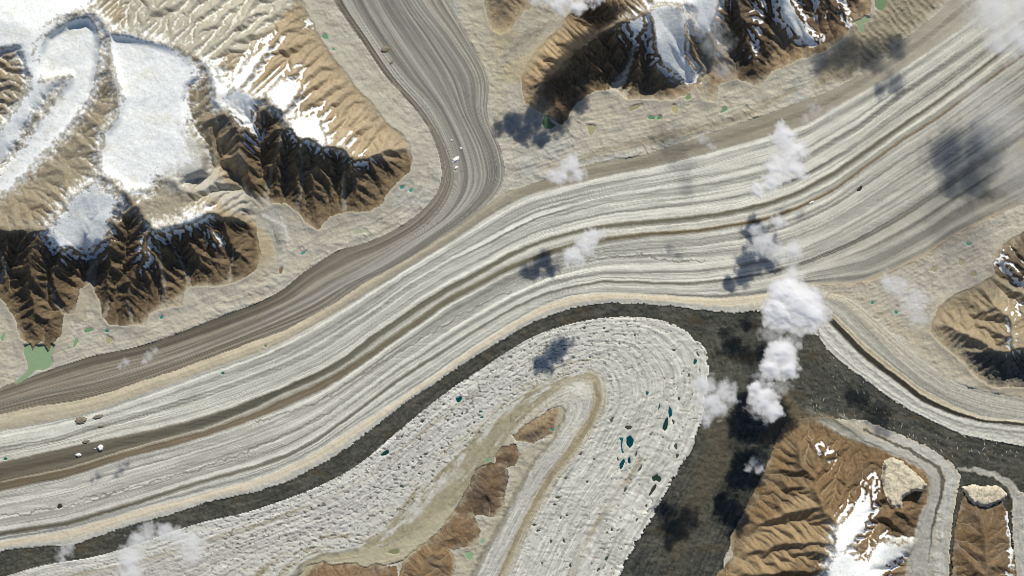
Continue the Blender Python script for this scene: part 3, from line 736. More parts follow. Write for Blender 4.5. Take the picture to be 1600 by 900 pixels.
# running water: cut branching valleys into the ridges on a half-size grid
def stream_cut(h0, mask, hard, iters=50, K=0.11, relax=0.020, diff=0.04, start=None, jit=14.0, passes=60):
    ny, nx = h0.shape
    rr = np.random.RandomState(5)
    h = (h0 if start is None else start) + np.where(mask, rr.rand(ny, nx) * jit, 0)
    idx = np.arange(ny * nx).reshape(ny, nx)
    offs = [(-1, 0, 1.0), (1, 0, 1.0), (0, -1, 1.0), (0, 1, 1.0), (-1, -1, 1.414), (-1, 1, 1.414), (1, -1, 1.414), (1, 1, 1.414)]
    for it in range(iters):
        best = np.zeros((ny, nx)); rec = idx.copy()
        hp = np.pad(h, 1, mode='edge')
        for dj, di, L_ in offs:
            d = (h - hp[1 + dj:1 + dj + ny, 1 + di:1 + di + nx]) / L_ * (1 + 0.25 * rr.rand(ny, nx))
            jn = np.clip(np.arange(ny) + dj, 0, ny - 1); i_n = np.clip(np.arange(nx) + di, 0, nx - 1)
            m = d > best
            best = np.where(m, d, best); rec = np.where(m, idx[np.ix_(jn, i_n)], rec)
        r = rec.ravel(); has = r != idx.ravel()
        A = np.ones(ny * nx)
        for p in range(passes):
            A = 1 + np.bincount(r[has], weights=A[has], minlength=ny * nx)
        A = A.reshape(ny, nx)
        F = K * np.minimum(A, 900) ** 0.5 * hard
        hn = (h + F * h.ravel()[r].reshape(ny, nx)) / (1 + F)
        hn += relax * (h0 - hn)
        hq = np.pad(hn, 1, mode='edge')
        hn += diff * (hq[:-2, 1:-1] + hq[2:, 1:-1] + hq[1:-1, :-2] + hq[1:-1, 2:] - 4 * hn)
        h = np.where(mask, hn, h0)
    return h, A
_h0 = np.where(mM, mH, 0)[::2, ::2].astype(float); _mk = mM[::2, ::2]
_hard = (0.35 + 0.65 * np.clip(rgh[::2, ::2], 0, 1.2)) * (1 - 0.8 * SN[::2, ::2])
_hc, _A = stream_cut(_h0, _mk, _hard)
def up2(a):
    jj_ = np.arange(NY) / 2.0; ii_ = np.arange(NX) / 2.0
    j0 = np.minimum(jj_.astype(int), a.shape[0] - 1); j1 = np.minimum(j0 + 1, a.shape[0] - 1); fj = (jj_ - j0)[:, None]
    i0 = np.minimum(ii_.astype(int), a.shape[1] - 1); i1 = np.minimum(i0 + 1, a.shape[1] - 1); fi = (ii_ - i0)[None, :]
    return (a[j0][:, i0] * (1 - fi) + a[j0][:, i1] * fi) * (1 - fj) + (a[j1][:, i0] * (1 - fi) + a[j1][:, i1] * fi) * fj
mH = np.where(mM, up2(_hc), mH).astype(f32)
_fb = (slice(0, 430), slice(0, NX))                     # upper half, then lower half, at full fineness
CHAN = np.zeros((NY, NX), f32)
for _fb in ((slice(0, 430), slice(0, 480)), (slice(0, 200), slice(520, 970)), (slice(280, 480), slice(990, NX)), (slice(460, NY), slice(300, 640)), (slice(460, NY), slice(740, NX))):
    _m = mM[_fb]; _hd = (0.35 + 0.65 * np.clip(rgh[_fb], 0, 1.2)) * (1 - 0.8 * SN[_fb])
    _h2, _A2 = stream_cut(mH[_fb].astype(float), _m, _hd, 18, 0.09, 0.03, 0.05, None, 8.0, 40)
    mH[_fb] = np.where(_m, _h2, mH[_fb]); CHAN[_fb] = np.log2(np.maximum(_A2, 1)) * _m
cell_m = STEP * MPP
sel = mM
for o, (lam, am) in enumerate([(44, 0.03), (21, 0.04), (10.5, 0.06), (5.5, 0.07)]):
    hs = blur(mH, [10, 6, 3, 1][o])
    gyy, gxx = np.gradient(hs, cell_m)
    sl = np.hypot(gxx, gyy) + 1e-5
    px = PX[sel] / lam + 0.25 * o; py = PY[sel] / lam
    dx = (-gyy / sl)[sel]; dy = (gxx / sl)[sel]
    va, vs = erosion(px.astype(float), py.astype(float), dx, dy, o * 2)
    va = 1 - 1.6 * np.abs(va) ** 0.9 if o < 3 else va
    k_s = np.clip(sl[sel] / 0.7, 0, 1.0)
    mH[sel] += (am * lam * MPP * va * k_s * rgh[sel] * (0.75 + 0.5 * gn(PX[sel] / 60, PY[sel] / 60, 190 + o))).astype(f32)
mH = level_basins(mH)
# faces turned away from the sun (and steep) get craggier
mH[sel] += (rgh * 13 * fbm(PX / 6, PY / 6, 4, 196, 0.6) * (0.6 + 0.6 * sstep(-0.2, 0.6, fbm(PX / 30, PY / 30, 2, 198))))[sel]
mH = np.maximum(mH, -20)
H = np.where(mM, np.maximum(mH, 0) + 6 * (1 - fade) * 0 + 4, H)
H[mM] += (SN * 2.0 * fbm(PX / 10, PY / 10, 3, 199))[mM]

# ---- rock colours
gyy, gxx = np.gradient(blur(H, 1), cell_m)
slope = np.hypot(gxx, gyy)
strata = fbm(PX / 55 + PY / 90, PY / 30, 4, 205, 0.6)
rockn = fbm(PX / 8, PY / 8, 4, 210, 0.6)
hot = fbm(PX / 30, PY / 30, 3, 214)
rk = np.ones((NY, NX), f32) + 0.08 * strata + 0.08 * rockn + 0.07 * fbm(PX / 3, PY / 3, 3, 217, 0.7)
RGB[mM] = (RGB * rk[..., None] + np.array([9, 1, -8], f32) * hot[..., None])[mM]
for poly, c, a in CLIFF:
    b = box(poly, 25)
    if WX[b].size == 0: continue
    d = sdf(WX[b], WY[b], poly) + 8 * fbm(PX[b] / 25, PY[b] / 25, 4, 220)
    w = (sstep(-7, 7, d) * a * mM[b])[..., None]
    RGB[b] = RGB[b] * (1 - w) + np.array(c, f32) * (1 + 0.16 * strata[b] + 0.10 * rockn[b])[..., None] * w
# warm lit tan of the sunny spurs
for poly, c, a in [
 ([(430,30),(490,40),(540,115),(600,190),(640,225),(600,245),(520,235),(510,170),(440,110),(410,100)], (196,166,124), 0.8),
 ([(877,40),(905,70),(870,115),(818,125),(835,88)], (194,158,110), 0.9),
 ([(180,-75),(440,-75),(470,0),(430,40),(390,80),(330,90),(290,78),(200,48)], (200,190,166), 0.9),
 ([(100,200),(170,150),(190,160),(165,210),(155,270),(110,300),(40,330),(-20,355),(-75,340),(30,280)], (188,164,124), 0.8),
 ([(200,300),(240,295),(330,300),(400,330),(330,330),(280,348),(240,355),(215,320)], (190,172,140), 0.8),
 ([(1450,515),(1470,470),(1540,445),(1560,470),(1600,500),(1600,550),(1540,550)], (180,152,110), 0.7),
 ([(1165,840),(1260,760),(1290,800),(1300,850),(1200,900),(1130,900)], (190,154,104), 0.8),
 ([(1040,90),(1085,120),(1090,135),(1060,140),(1025,110)], (190,170,136), .8),
]:
    b = box(poly, 25)
    if WX[b].size == 0: continue
    d = sdf(WX[b], WY[b], poly) + 7 * fbm(PX[b] / 25, PY[b] / 25, 4, 226)
    w = (sstep(-7, 7, d) * a * mM[b])[..., None]
    RGB[b] = RGB[b] * (1 - w) + np.array(c, f32) * (1 + 0.06 * strata[b] + 0.05 * rockn[b])[..., None] * w
grey = sstep(560, 900, H) * mM * (0.55 + 0.45 * np.clip(strata, -1, 1))
RGB += (np.array([150, 140, 122], f32) - RGB) * (0.55 * np.clip(grey, 0, 1))[..., None]
for _p, _c in [([(-75,300),(0,212),(40,158),(66,126),(112,118),(70,165),(40,215),(0,262),(-75,330)], (104,104,106)), ([(98,30),(143,20),(170,34),(178,70),(170,80),(160,52),(140,40),(110,44)], (104,100,94))]:  # dark rock rims; the left ridge's bluish shade is put into its grey
    b = box(_p, 12); _w = (sstep(-5, 5, sdf(WX[b], WY[b], _p)) * 0.85 * mM[b])[..., None]
    RGB[b] = RGB[b] * (1 - _w) + np.array(_c, f32) * (1 + 0.15 * rockn[b])[..., None] * _w
# pale debris chutes down the cliffs
for pts, w in [([(247,363),(252,410),(257,450),(258,482)],[3,4,6,9]),([(262,365),(277,397),(293,430),(295,447)],[3,4,6,9]),([(363,385),(361,415),(358,438)],[2,3,6]),
               ([(75,440),(88,470),(100,490)],[3,5,9]),([(147,395),(143,430),(138,470),(120,492)],[14,14,16,26]),([(200,470),(205,500)],[3,7]),([(442,215),(425,260),(415,312)],[4,5,10]),
               ([(470,235),(473,290),(462,335)],[3,4,9]),([(536,235),(537,275),(538,325)],[2,3,8]),([(170,470),(163,492)],[4,8]),([(0,395),(12,420),(0,440)],[8,8,8])]:
    stroke(pts, w, (176,164,142), 2, 1.5, 8, 0.7, 228)
_g = RGB.mean(-1, keepdims=True)
RGB = np.where(mM[..., None], _g * 0.96 + (RGB - _g) * np.where(PX > 1180, 0.68, 0.66)[..., None], RGB)
# debris gathers in the gullies, paler
lap = blur(H, 5) - blur(H, 1)
gul = sstep(4, 16, lap) * mM * (1 - SN)
RGB += (np.array([190, 176, 150], f32) - RGB) * (0.22 * gul)[..., None]
chute = sstep(4.0, 7.5, CHAN) * mM * (1 - SN)
foot = (1 - sstep(2, 12 + 6 * rockn, MPOLY_D)) * mM * sstep(-0.4, 0.6, fbm(PX / 14, PY / 14, 3, 222))
RGB += (np.array([178, 165, 142], f32) - RGB) * np.clip((0.38 * chute + 0.55 * foot) * (1 - 0.45 * CLF), 0, 0.75)[..., None]
# thin snow left in gullies of the high ground
hi = sstep(720, 960, H) * mM
thin = sstep(0.1, 0.6, 0.45 * spk + lap / 11.0 - 0.12) * hi * 0.85 * (1 - 0.7 * CLF)
north = [(-75,-75),(440,-75),(470,0),(430,40),(330,92),(260,66),(173,50),(110,30),(60,80),(60,125),(-75,230)]
b = box(north, 5)
nn = sstep(-8, 8, sdf(WX[b], WY[b], north)) * sstep(0.15, 0.9, spk[b] + lap[b] / 14)
thin[b] = np.maximum(thin[b] * 0.6, 0.5 * nn * mM[b])
ragged = fbm(PX / 5, PY / 5, 4, 174, 0.7)
_hg = sstep(420, 800, H)
SN2 = sstep(-2.0, 2.0, SND + np.clip(lap, -25, 25) * 0.8 + 1.6 * ragged + 3.0 * spk)
dust = (1 - 0.75 * CLF) * 0.85 * sstep(-20, 8, SND + 9 * spk + np.clip(lap, -20, 20) * 1.0 + 3 * ragged) * _hg
SN2 = np.maximum(SN2, dust)
SN2 = np.maximum(SN2, SN * sstep(10, 18, SND))
RGB += (np.array([158, 150, 136], f32) * (1 + 0.1 * rockn)[..., None] - RGB) * (0.7 * sstep(-14, -2, SND) * mM * (PX < 360) * (PY < 320))[..., None]
SNA = np.clip(np.maximum(SN2, thin), 0, 1)
snowc = np.array([250, 249, 247], f32)
_sv = sstep(0.0, 0.9, fbm(PX / 40, PY / 34, 4, 507, 0.6))
snowc = snowc * (1 - np.array([0.035, 0.05, 0.075], f32) * _sv[..., None])
RGB += (snowc * (1 + 0.03 * spk + 0.015 * ragged)[..., None] - RGB) * (SNA * mM)[..., None]

# scree aprons below the slopes: smoother, rising to the rock
_ap = np.exp(-np.clip(MOUT - 2, 0, None) / (13 + 9 * fbm(PX / 26, PY / 26, 2, 485))) * (LAB == 0)
H += (38 * _ap - 0.75 * _ap * (H - 12)) * (LAB == 0)
H += np.where(mM & (LAB < 20), 36 * np.exp(-np.clip(MPOLY_D, 0, None) / 9.0), 0)
_fan = np.tanh(1.6 * fbm(PX / 9, PY / 9, 4, 489, 0.6))
RGB += (np.array([184, 170, 145], f32) * (1 + 0.05 * _fan)[..., None] - RGB) * (0.6 * _ap)[..., None]
# ------------------------------------------------------------------ valley details
# grey cirque tongue left of the middle
stroke([(330,290),(370,315),(405,325),(432,350),(445,385),(438,420),(425,440)], [30,34,40,34,24,16,8], (178,172,162), 6, 3, 14, 0.8, 230, 0.10)
stroke([(395,325),(425,345),(438,385),(432,418)], [8,10,12,8], (150,146,138), 4, 1.5, 10, 0.8, 233, 0.1)
stroke([(412,335),(445,352),(452,390),(440,428)], [5,6,7,5], (206,202,194), 2, 1.2, 8, 0.8, 236)
paint([(400,355),(425,370),(432,420),(412,445),(385,440),(405,420)], (180,160,126), 6, 4, 16, 0.8, 238)
paint([(290,200),(335,240),(350,285),(385,300),(380,320),(320,305),(262,295),(262,270),(300,255)], (196,190,178), 10, 10, 10, 0.75, 240)
# pale rubble beside the grey tributary, warmer on the left valley side
paint([(472,0),(522,0),(560,65),(600,118),(655,180),(685,235),(680,280),(640,275),(640,225),(605,190),(560,140),(500,60)], (186,177,160), 6, 5, 20, 0.7, 243)
paint([(-75,470),(20,500),(60,560),(0,610),(-75,640)], (196,183,160), 8, 4, 20, 0.7, 245)
paint([(290,450),(400,430),(470,350),(500,365),(470,420),(420,455),(330,495),(240,530),(100,560),(80,545),(200,515)], (194,184,165), 8, 4, 20, 0.7, 247)
# the valley in the upper middle
paint([(760,40),(870,60),(830,100),(812,130),(780,130),(765,90)], (186,168,134), 6, 5, 18, 0.8, 250)
stroke([(900,-70),(868,20),(835,55),(800,80),(780,100)], [60,40,34,26,10], (172,162,144), 6, 3, 14, 0.85, 252, 0.12)
stroke([(860,35),(820,62),(790,88)], [10,12,8], (148,138,122), 4, 2, 10, 0.6, 255, 0.15)
paint([(700,-70),(745,-70),(752,10),(768,50),(782,100),(790,160),(785,220),(768,200),(768,140),(748,85),(720,35)], (190,179,156), 5, 4, 16, 0.8, 257)
paint([(940,150),(1090,150),(1200,120),(1260,95),(1210,160),(1100,200),(980,235),(900,250),(850,265),(930,200)], (190,180,160), 10, 6, 24, 0.7, 259)
stroke([(860,262),(960,232),(1080,205),(1160,182),(1240,140)], [6,10,14,10,6], (160,146,122), 5, 3, 18, 0.7, 261, 0.1)
stroke([(960,140),(975,120),(985,95),(992,70)], [16,10,7,4], (206,196,176), 3, 1.5, 8, 0.9, 263)
paint([(965,142),(985,140),(978,165),(968,160)], (208,196,172), 3, 2, 8, 0.9, 265)
stroke([(1105,70),(1100,110),(1103,155)], [18,14,16], (182,172,152), 4, 2, 10, 0.8, 267, 0.1)
stroke([(1135,60),(1138,100),(1140,130)], [30,28,20], (150,142,126), 8, 3, 10, 0.6, 268, 0.1)
# brown hummocks upper right
paint([(1290,90),(1340,45),(1375,15),(1420,-75),(1540,-75),(1470,5),(1420,55),(1370,95),(1320,125),(1270,140)], (152,138,112), 10, 8, 22, 0.85, 270)
hb = [(1330,60),(1375,10),(1420,-75),(1540,-75),(1470,5),(1400,70),(1350,100)]
b = box(hb, 12); dd = sstep(-8, 8, sdf(WX[b], WY[b], hb)) * (LAB[b] == 0)
hw = np.sin((PX[b] * 0.75 - PY[b] * 0.66) / 1.6 + 2.2 * fbm(PX[b] / 20, PY[b] / 20, 2, 273)) * (0.5 + 0.5 * fbm(PX[b] / 12, PY[b] / 12, 2, 276))
H[b] += 12 * dd * hw
RGB[b] *= (1 + 0.10 * dd * hw)[..., None]
# right side valley
paint([(1267,447),(1343,443),(1410,418),(1490,370),(1550,345),(1560,390),(1520,440),(1460,470),(1450,515),(1400,520),(1350,475),(1300,455)], (182,172,154), 6, 5, 20, 0.7, 280)
stroke([(1262,447),(1343,445),(1410,420),(1490,372),(1560,335)], [4,9,14,12,8], (178,160,134), 5, 2.5, 12, 0.55, 282)
stroke([(1290,452),(1350,468),(1400,510),(1450,545),(1500,575),(1540,605),(1620,620)], [5,10,16,18,16,10,8], (192,176,148), 5, 3, 14, 0.7, 284, 0.08)
paint([(1452,520),(1500,565),(1535,600),(1480,590),(1420,540)], (190,178,154), 6, 4, 14, 0.8, 286)
# inside the U-turn: pale slopes beside the brown ridges
paint([(875,632),(888,640),(870,685),(835,725),(812,760),(785,815),(757,860),(735,900),(720,985),(690,985),(712,870),(755,830),(790,775),(806,735),(815,700),(862,685)], (182,172,148), 4, 3, 12, 0.85, 290)
stroke([(886,640),(868,682),(836,722),(814,757),(786,814),(757,862),(733,912)], [3,4,5,7,9,10,10], (122,114,96), 3, 1, 10, 0.55, 292)
stroke([(455,915),(470,888),(500,872),(560,858)], [18,12,7,4], (112,108,96), 4, 1.5, 10, 0.6, 294)
paint([(460,910),(475,880),(505,870),(560,862),(620,850),(700,790),(715,800),(670,845),(630,880),(560,882),(505,878)], (186,176,148), 4, 3, 12, 0.8, 296)
# olive debris streaks on the lobe's inner side
stroke([(800,645),(760,695),(720,735),(680,790),(640,830),(600,850)], [10,14,18,20,14,6], (164,153,128), 7, 8, 16, 0.55, 298, 0.08)
stroke([(930,600),(935,625),(922,660),(902,692),(868,732),(845,768),(812,830),(790,880),(770,925)], [8,9,9,8,7,6,5,5,5], (152,140,114), 2.5, 1.2, 8, 0.85, 300, 0.1)
# white pocket on the olive ground
for pts, w in [([(693,738),(680,760),(672,775)], 3), ([(632,812),(612,835)], 2)]:
    stroke(pts, w, (205,200,190), 1.5, 1, 5, 0.7, 302)
# small lower right glaciers
stroke([(1280,655),(1320,675),(1360,690),(1410,708),(1448,728),(1463,750),(1460,785),(1446,820),(1440,870),(1430,985)], [10,14,14,16,18,20,24,28,40,60], (172,167,158), 3, 2, 10, 0.95, 305, 0.09)
stroke([(1355,662),(1400,683),(1440,704),(1475,725),(1487,748),(1480,785),(1472,830),(1468,985)], [4,8,10,11,12,13,14,16], (186,182,174), 2, 1.2, 8, 0.95, 307, 0.1)
stroke([(1350,672),(1400,694),(1440,713),(1466,732),(1474,752),(1466,790),(1456,830),(1450,880)], [3,4,5,6,6,5,3,2], (88,84,74), 1.5, 0.8, 8, 0.8, 309)
stroke([(1495,732),(1525,735),(1553,742),(1580,758),(1592,785),(1590,830),(1600,900),(1604,985)], [4,7,10,13,15,14,12,12], (176,171,162), 2, 1.5, 8, 0.95, 311, 0.1)
stroke([(1262,640),(1290,655),(1330,672),(1350,683)], [6,14,12,6], (140,138,128), 4, 3, 8, 0.7, 313, 0.1)
stroke([(1312,648),(1335,660)], [5,4], (150,147,138), 2, 2, 6, 0.8, 315)
stroke([(1385,845),(1420,850),(1440,870),(1430,985)], [10,20,40,60], (170,165,154), 8, 5, 10, 0.7, 317, 0.08)
for _pts, _w in [([(1290,545),(1330,600),(1380,640),(1440,675),(1510,700),(1600,722)],[3,4,5,5,4,4]),([(1280,590),(1330,635),(1390,668),(1450,692),(1520,715),(1620,735)],[6,7,6,5,6,8]),([(1255,600),(1290,640),(1340,655)],[5,8,5])]:
    stroke(_pts, _w, (104,101,91), 3, 4, 12, 0.45, 463, 0.15)
# brown skirt on the dark moraine next to the brown mountain
paint([(1225,600),(1250,640),(1300,650),(1250,665),(1225,665),(1205,700),(1190,690)], (112,98,76), 8, 6, 14, 0.7, 320)
paint([(1115,640),(1150,620),(1140,740),(1100,800),(1060,880),(1040,860),(1080,760)], (94,86,71), 14, 8, 20, 0.65, 322)
# thin dark threads and cracks across the trunk ice
for pts in [[(845,425),(900,410),(950,403),(985,400),(1010,398),(1030,404),(1060,409),(1100,408)],
            [(400,660),(440,648),(500,626),(560,588),(640,540),(700,505),(760,472),(800,455)],
            [(120,778),(180,770),(240,752),(300,735),(360,715),(420,690),(470,668),(520,640)],
            [(0,803),(40,804),(60,797),(120,788),(200,762)]]:
    _r = random.Random(len(pts)); _q = []
    for (x_, y_) in smooth_line(pts, len(pts) * 9): _q.append((float(x_), float(y_) + _r.uniform(-1.8, 1.8)))
    stroke(_q, 1.9, (126,122,110), 1.0, 0.5, 9, 0.75, 325)
stroke([(215,792),(185,801),(140,812)], [3,9,3], (162,160,154), 1.5, 1.5, 6, 0.8, 327)
# row of transverse notches
for i in range(34):
    t = i / 33.0; x = 800 + 145 * t; y = float(np.interp(x, [800,840,880,945], [338,320,308,297]))
    stroke([(x, y - 4), (x + 1.5, y + 5)], 1.6, (160,156,142), 1.0, 0.5, 5, 0.55, 328 + i)

# ---- pale rock outcrops: flat-topped blocks with cliffs
OUT = {30: [(1380,720),(1393,715),(1410,720),(1420,731),(1433,741),(1448,757),(1441,768),(1427,767),(1411,777),(1408,793),(1390,792),(1383,774),(1376,750)],
       31: [(1503,761),(1520,757),(1535,760),(1560,758),(1573,773),(1567,783),(1540,793),(1520,787),(1508,774)]}
for lab, poly in OUT.items():
    b = box(poly, 12)
    d = sdf(PX[b] + 1.6 * gn(PX[b] / 6, PY[b] / 6, 5), PY[b] + 1.6 * gn(PX[b] / 6, PY[b] / 6, 9), poly)
    m = d > 0
    top = np.median(H[b][m]) + (150 if lab == 30 else 120)
    prof = sstep(-0.5, 5, d)
    crk = sstep(0.86, 0.98, 1 - np.abs(fbm(PX[b] / 16 + 3, PY[b] / 22, 3, 340)))
    tilt = (PY[b] - np.mean([p[1] for p in poly])) * 0.6
    hb_ = top + tilt + 16 * fbm(PX[b] / 13, PY[b] / 13, 4, 343, 0.5) - 12 * crk
    H[b] = np.where(m, H[b] * (1 - prof) + hb_ * prof, H[b])
    LAB[b] = np.where(m, lab, LAB[b])
    c = np.array([212, 199, 176], f32) * (1 - 0.10 * crk)[..., None] * (1 + 0.07 * fbm(PX[b] / 8, PY[b] / 8, 4, 346))[..., None]
    RGB[b] = np.where(m[..., None], c, RGB[b])

# crisper small-scale variation of the surface colour
_bl = np.stack([blur(RGB[..., c_], 2) for c_ in range(3)], -1)
RGB = np.clip(RGB + 0.75 * (RGB - _bl), 8, 254)
RGB *= (1 + 0.022 * gn(PX / 2.1, PY / 2.1, 433) + 0.02 * gn(PX / 3.7, PY / 3.7, 437))[..., None]
_v0 = (LAB == 0)[..., None]; _g0 = RGB.mean(-1, keepdims=True)
RGB = np.where(_v0, _g0 + (RGB - _g0) * 0.84, RGB)
# valley trend: the ice falls slowly towards the lower left
H += (0.10 * (PX - 800) + 0.02 * (450 - PY)) * 1.0

# ------------------------------------------------------------------ ponds: basins cut here, water laid in them further down
def wob(cx, cy, rx, ry, rot, seed, n=14, amp=0.25):
    r = random.Random(seed); ph = [r.uniform(0, 6.28) for _ in range(4)]
    P = []
    for i in range(n):
        a = 6.2832 * i / n
        k_ = 1 + amp * (0.5 * math.sin(2 * a + ph[0]) + 0.5 * math.sin(3 * a + ph[1]) + 0.35 * math.sin(5 * a + ph[2]))
        x, y = rx * k_ * math.cos(a), ry * k_ * math.sin(a)
        P.append((cx + x * math.cos(rot) - y * math.sin(rot), cy + x * math.sin(rot) + y * math.cos(rot)))
    return P

TEAL, DARK, GREEN, PALE, OLIVE = (16,84,84), (52,66,58), (96,150,110), (150,172,134), (150,146,92)
PONDS = []           # polygon, colour, label, group
def pond(poly, col, label, group=None): PONDS.append((poly, col, label, group))

pond([(37,552),(38,540),(47,538),(51,549),(56,540),(68,539),(74,548),(77,549),(80,538),(84,540),(79,556),(81,566),(78,574),(66,579),(56,577),(50,584),(40,592),(26,600),(22,599),(34,588),(43,579),(43,566)], (142,166,128), 'large pale green lake at the foot of the dark brown cliffs')
pond([(1366,-20),(1380,-20),(1384,2),(1381,13),(1373,16),(1367,10)], (116,142,104), 'green lake touching the upper edge beside the snowy brown mountain')
pond([(1334,35),(1345,30),(1352,25),(1359,29),(1356,34),(1348,37),(1350,44),(1345,52),(1341,40)], (146,164,128), 'light green irregular lake below the snow streaked brown slope')
pond([(847,192),(851,181),(857,182),(860,190),(868,196),(862,201),(852,200)], (86,116,84), 'green lake lying in shadow at the tip of the brown spur')
pond([(979,684),(985,680),(990,688),(988,696),(984,700),(979,694)], (10,66,72), 'largest dark teal pond on the white curved glacier')
pond([(967,685),(974,684),(973,690),(972,699),(975,707),(972,708),(970,698),(970,689)], (30,100,98), 'crooked teal pond just left of the largest dark teal pond')
pond(wob(972,725,3.2,8,0.35,5), (8,70,80), 'narrow teal pond below the largest dark teal pond')
pond(wob(983,719,2.4,4.5,0.0,6), (8,66,76), 'small teal pond below the largest dark teal pond, right of the narrow one')
pond(wob(1047,644,2.4,9,-0.1,7), (8,80,88), 'long upright teal pond near the right edge of the white curved glacier')
pond(wob(1040,663,3,12,0.25,8), (30,62,58), 'longest dark pond left of the right edge of the white glacier')
pond(wob(1026,747,6,6,0.9,9,amp=.4), (44,62,50), 'round dark green pond near the lower right edge of the white glacier')
pond(wob(1020,765,2.4,10,0.5,10), (64,62,50), 'brown slit pond below the round dark green pond')
pond(wob(982,668,5,3,0.2,11), (70,70,60), 'grey brown pond above the largest dark teal pond')
pond(wob(717,624,4,4.5,0.3,12,amp=.4), (6,74,74), 'teal pond on the brown line of the upper white glacier')
pond(wob(602,708,6.5,3,-0.5,13), (26,62,56), 'elongated dark teal pond next to the dark moraine band')
pond(wob(733,868,5.5,5.5,0.4,14), (140,172,132), 'pale green pond between the brown ridge and the white glacier')
pond(wob(753,846,2.5,3,0.4,15), (140,176,140), 'tiny pale green pond above the larger pale green one')
pond(wob(762,719,4,2.2,-0.9,16), (120,166,130), 'green pond left of the small brown rock knob')
pond(wob(616,862,9,3.2,0.05,17), (132,136,96), 'olive pond on the pale ground above the brown ridges')
pond(wob(863,671,3,1.6,0.0,18), (60,140,130), 'turquoise pond on the tip of the brown rock island')
pond(wob(1075,152,5,3,-0.4,19), (122,150,100), 'bright green pond below the snow tongue')
pond(wob(1054,170,4,6.5,-0.2,20), (178,168,120), 'yellowish pond on tan rubble below the snow tongue')
pond(wob(924,202,5,9,0.5,21,amp=.4), (164,164,126), 'olive pond beside the dark mountain shadow')
pond(wob(992,168,11,2.6,-0.45,22), (156,150,112), 'long olive pond on tan rubble under the middle mountain')
pond(wob(1018,184,6.5,2,0.05,23), (96,148,104), 'left one of two green slit ponds on tan rubble')
pond(wob(1030,184,3.5,2.4,-0.2,24), (96,148,104), 'right one of two green slit ponds on tan rubble')
pond(wob(1131,172,5,3,-0.5,25,amp=.4), (104,150,112), 'green pond on rubble below the right hand brown peak')
pond(wob(508,57,5.5,3,0.5,26,amp=.4), (104,156,124), 'green pond on pale rubble left of the grey tributary')
pond(wob(521,77,2.6,1.4,0.3,27), (104,156,124), 'small green pond just below the green pond on pale rubble')
pond(wob(628,293,3,1.8,-0.6,28), (60,150,136), 'left turquoise pond by the tip of the brown spur')
pond(wob(642,297,3,1.8,-0.6,29), (60,150,136), 'right turquoise pond by the tip of the brown spur')
pond(wob(559,362,4,3.4,0.3,30), (170,180,146), 'pale milky green pond on rubble below the brown spur')
pond(wob(571,361,3,2.6,0.3,31), (174,182,150), 'smaller milky green pond right of the pale milky green one')
pond(wob(474,395,4,1.6,-0.6,32), (70,150,136), 'turquoise pond on the rubble ridge beside the cirque')
pond(wob(439,422,2.6,5.5,0.2,33), (132,112,82), 'brown pond at the end of the grey cirque tongue')
pond(wob(415,540,2.4,1.6,0,34), (110,140,84), 'green pond in the tan moraine stripe')
pond(wob(252,496,2.4,1.8,0,35), (40,132,120), 'turquoise pond on rubble below the brown cliffs')
pond(wob(167,517,2.6,1.9,0.2,36), (40,120,110), 'deep turquoise pond on rubble right of the pale green lake')
pond(wob(138,516,8,2.4,-0.15,37), (112,150,110), 'long green pond on rubble right of the pale green lake')
pond(wob(118,535,2.8,7,0.35,38), (130,162,120), 'upright green pond on rubble beside the pale green lake')
pond(wob(170,531,4.5,6,0.2,39,amp=.4), (166,168,124), 'olive pond on rubble below the deep turquoise pond')
pond(wob(4,527,2.4,6,0.2,40), (130,166,120), 'green pond at the left edge on pale rubble')
pond(wob(93,791,3.2,4,0.2,41), (60,62,46), 'dark pond with a rim on the lower left ice')
pond(wob(8,717,3.2,1.5,0,42), (20,104,92), 'teal pond on the left edge of the main glacier')
pond(wob(348,583,2.6,1.3,-0.2,43), (20,100,92), 'teal pond just below the tan moraine stripe')
pond(wob(1343,295,5,2.6,-0.7,44), (58,64,54), 'dark pond among the grey streaks below the brown stripe')
pond(wob(1513,381,3,2.4,0.4,45), (90,156,130), 'turquoise pond on rubble left of the right hand peak')
pond(wob(1460,420,7,3,-0.6,46,amp=.5), (160,158,126), 'olive pond on rubble right of the thin cloud')
pond(wob(1502,410,4,4.4,0.3,47), (164,164,130), 'upper olive pond on rubble below the turquoise one')
pond(wob(1520,428,4.6,3.6,0.5,48), (164,160,126), 'lower olive pond on rubble near the right hand peak')
pond(wob(1400,488,2.4,2.2,0,49), (40,140,116), 'turquoise pond below the thin cloud')
pond(wob(1363,473,2.2,1.8,0,50), (50,140,116), 'tiny turquoise pond left of the thin cloud')
pond(wob(1086,565,2,5,0.35,51), (30,80,74), 'teal crack pond at the rounded tip of the white glacier')
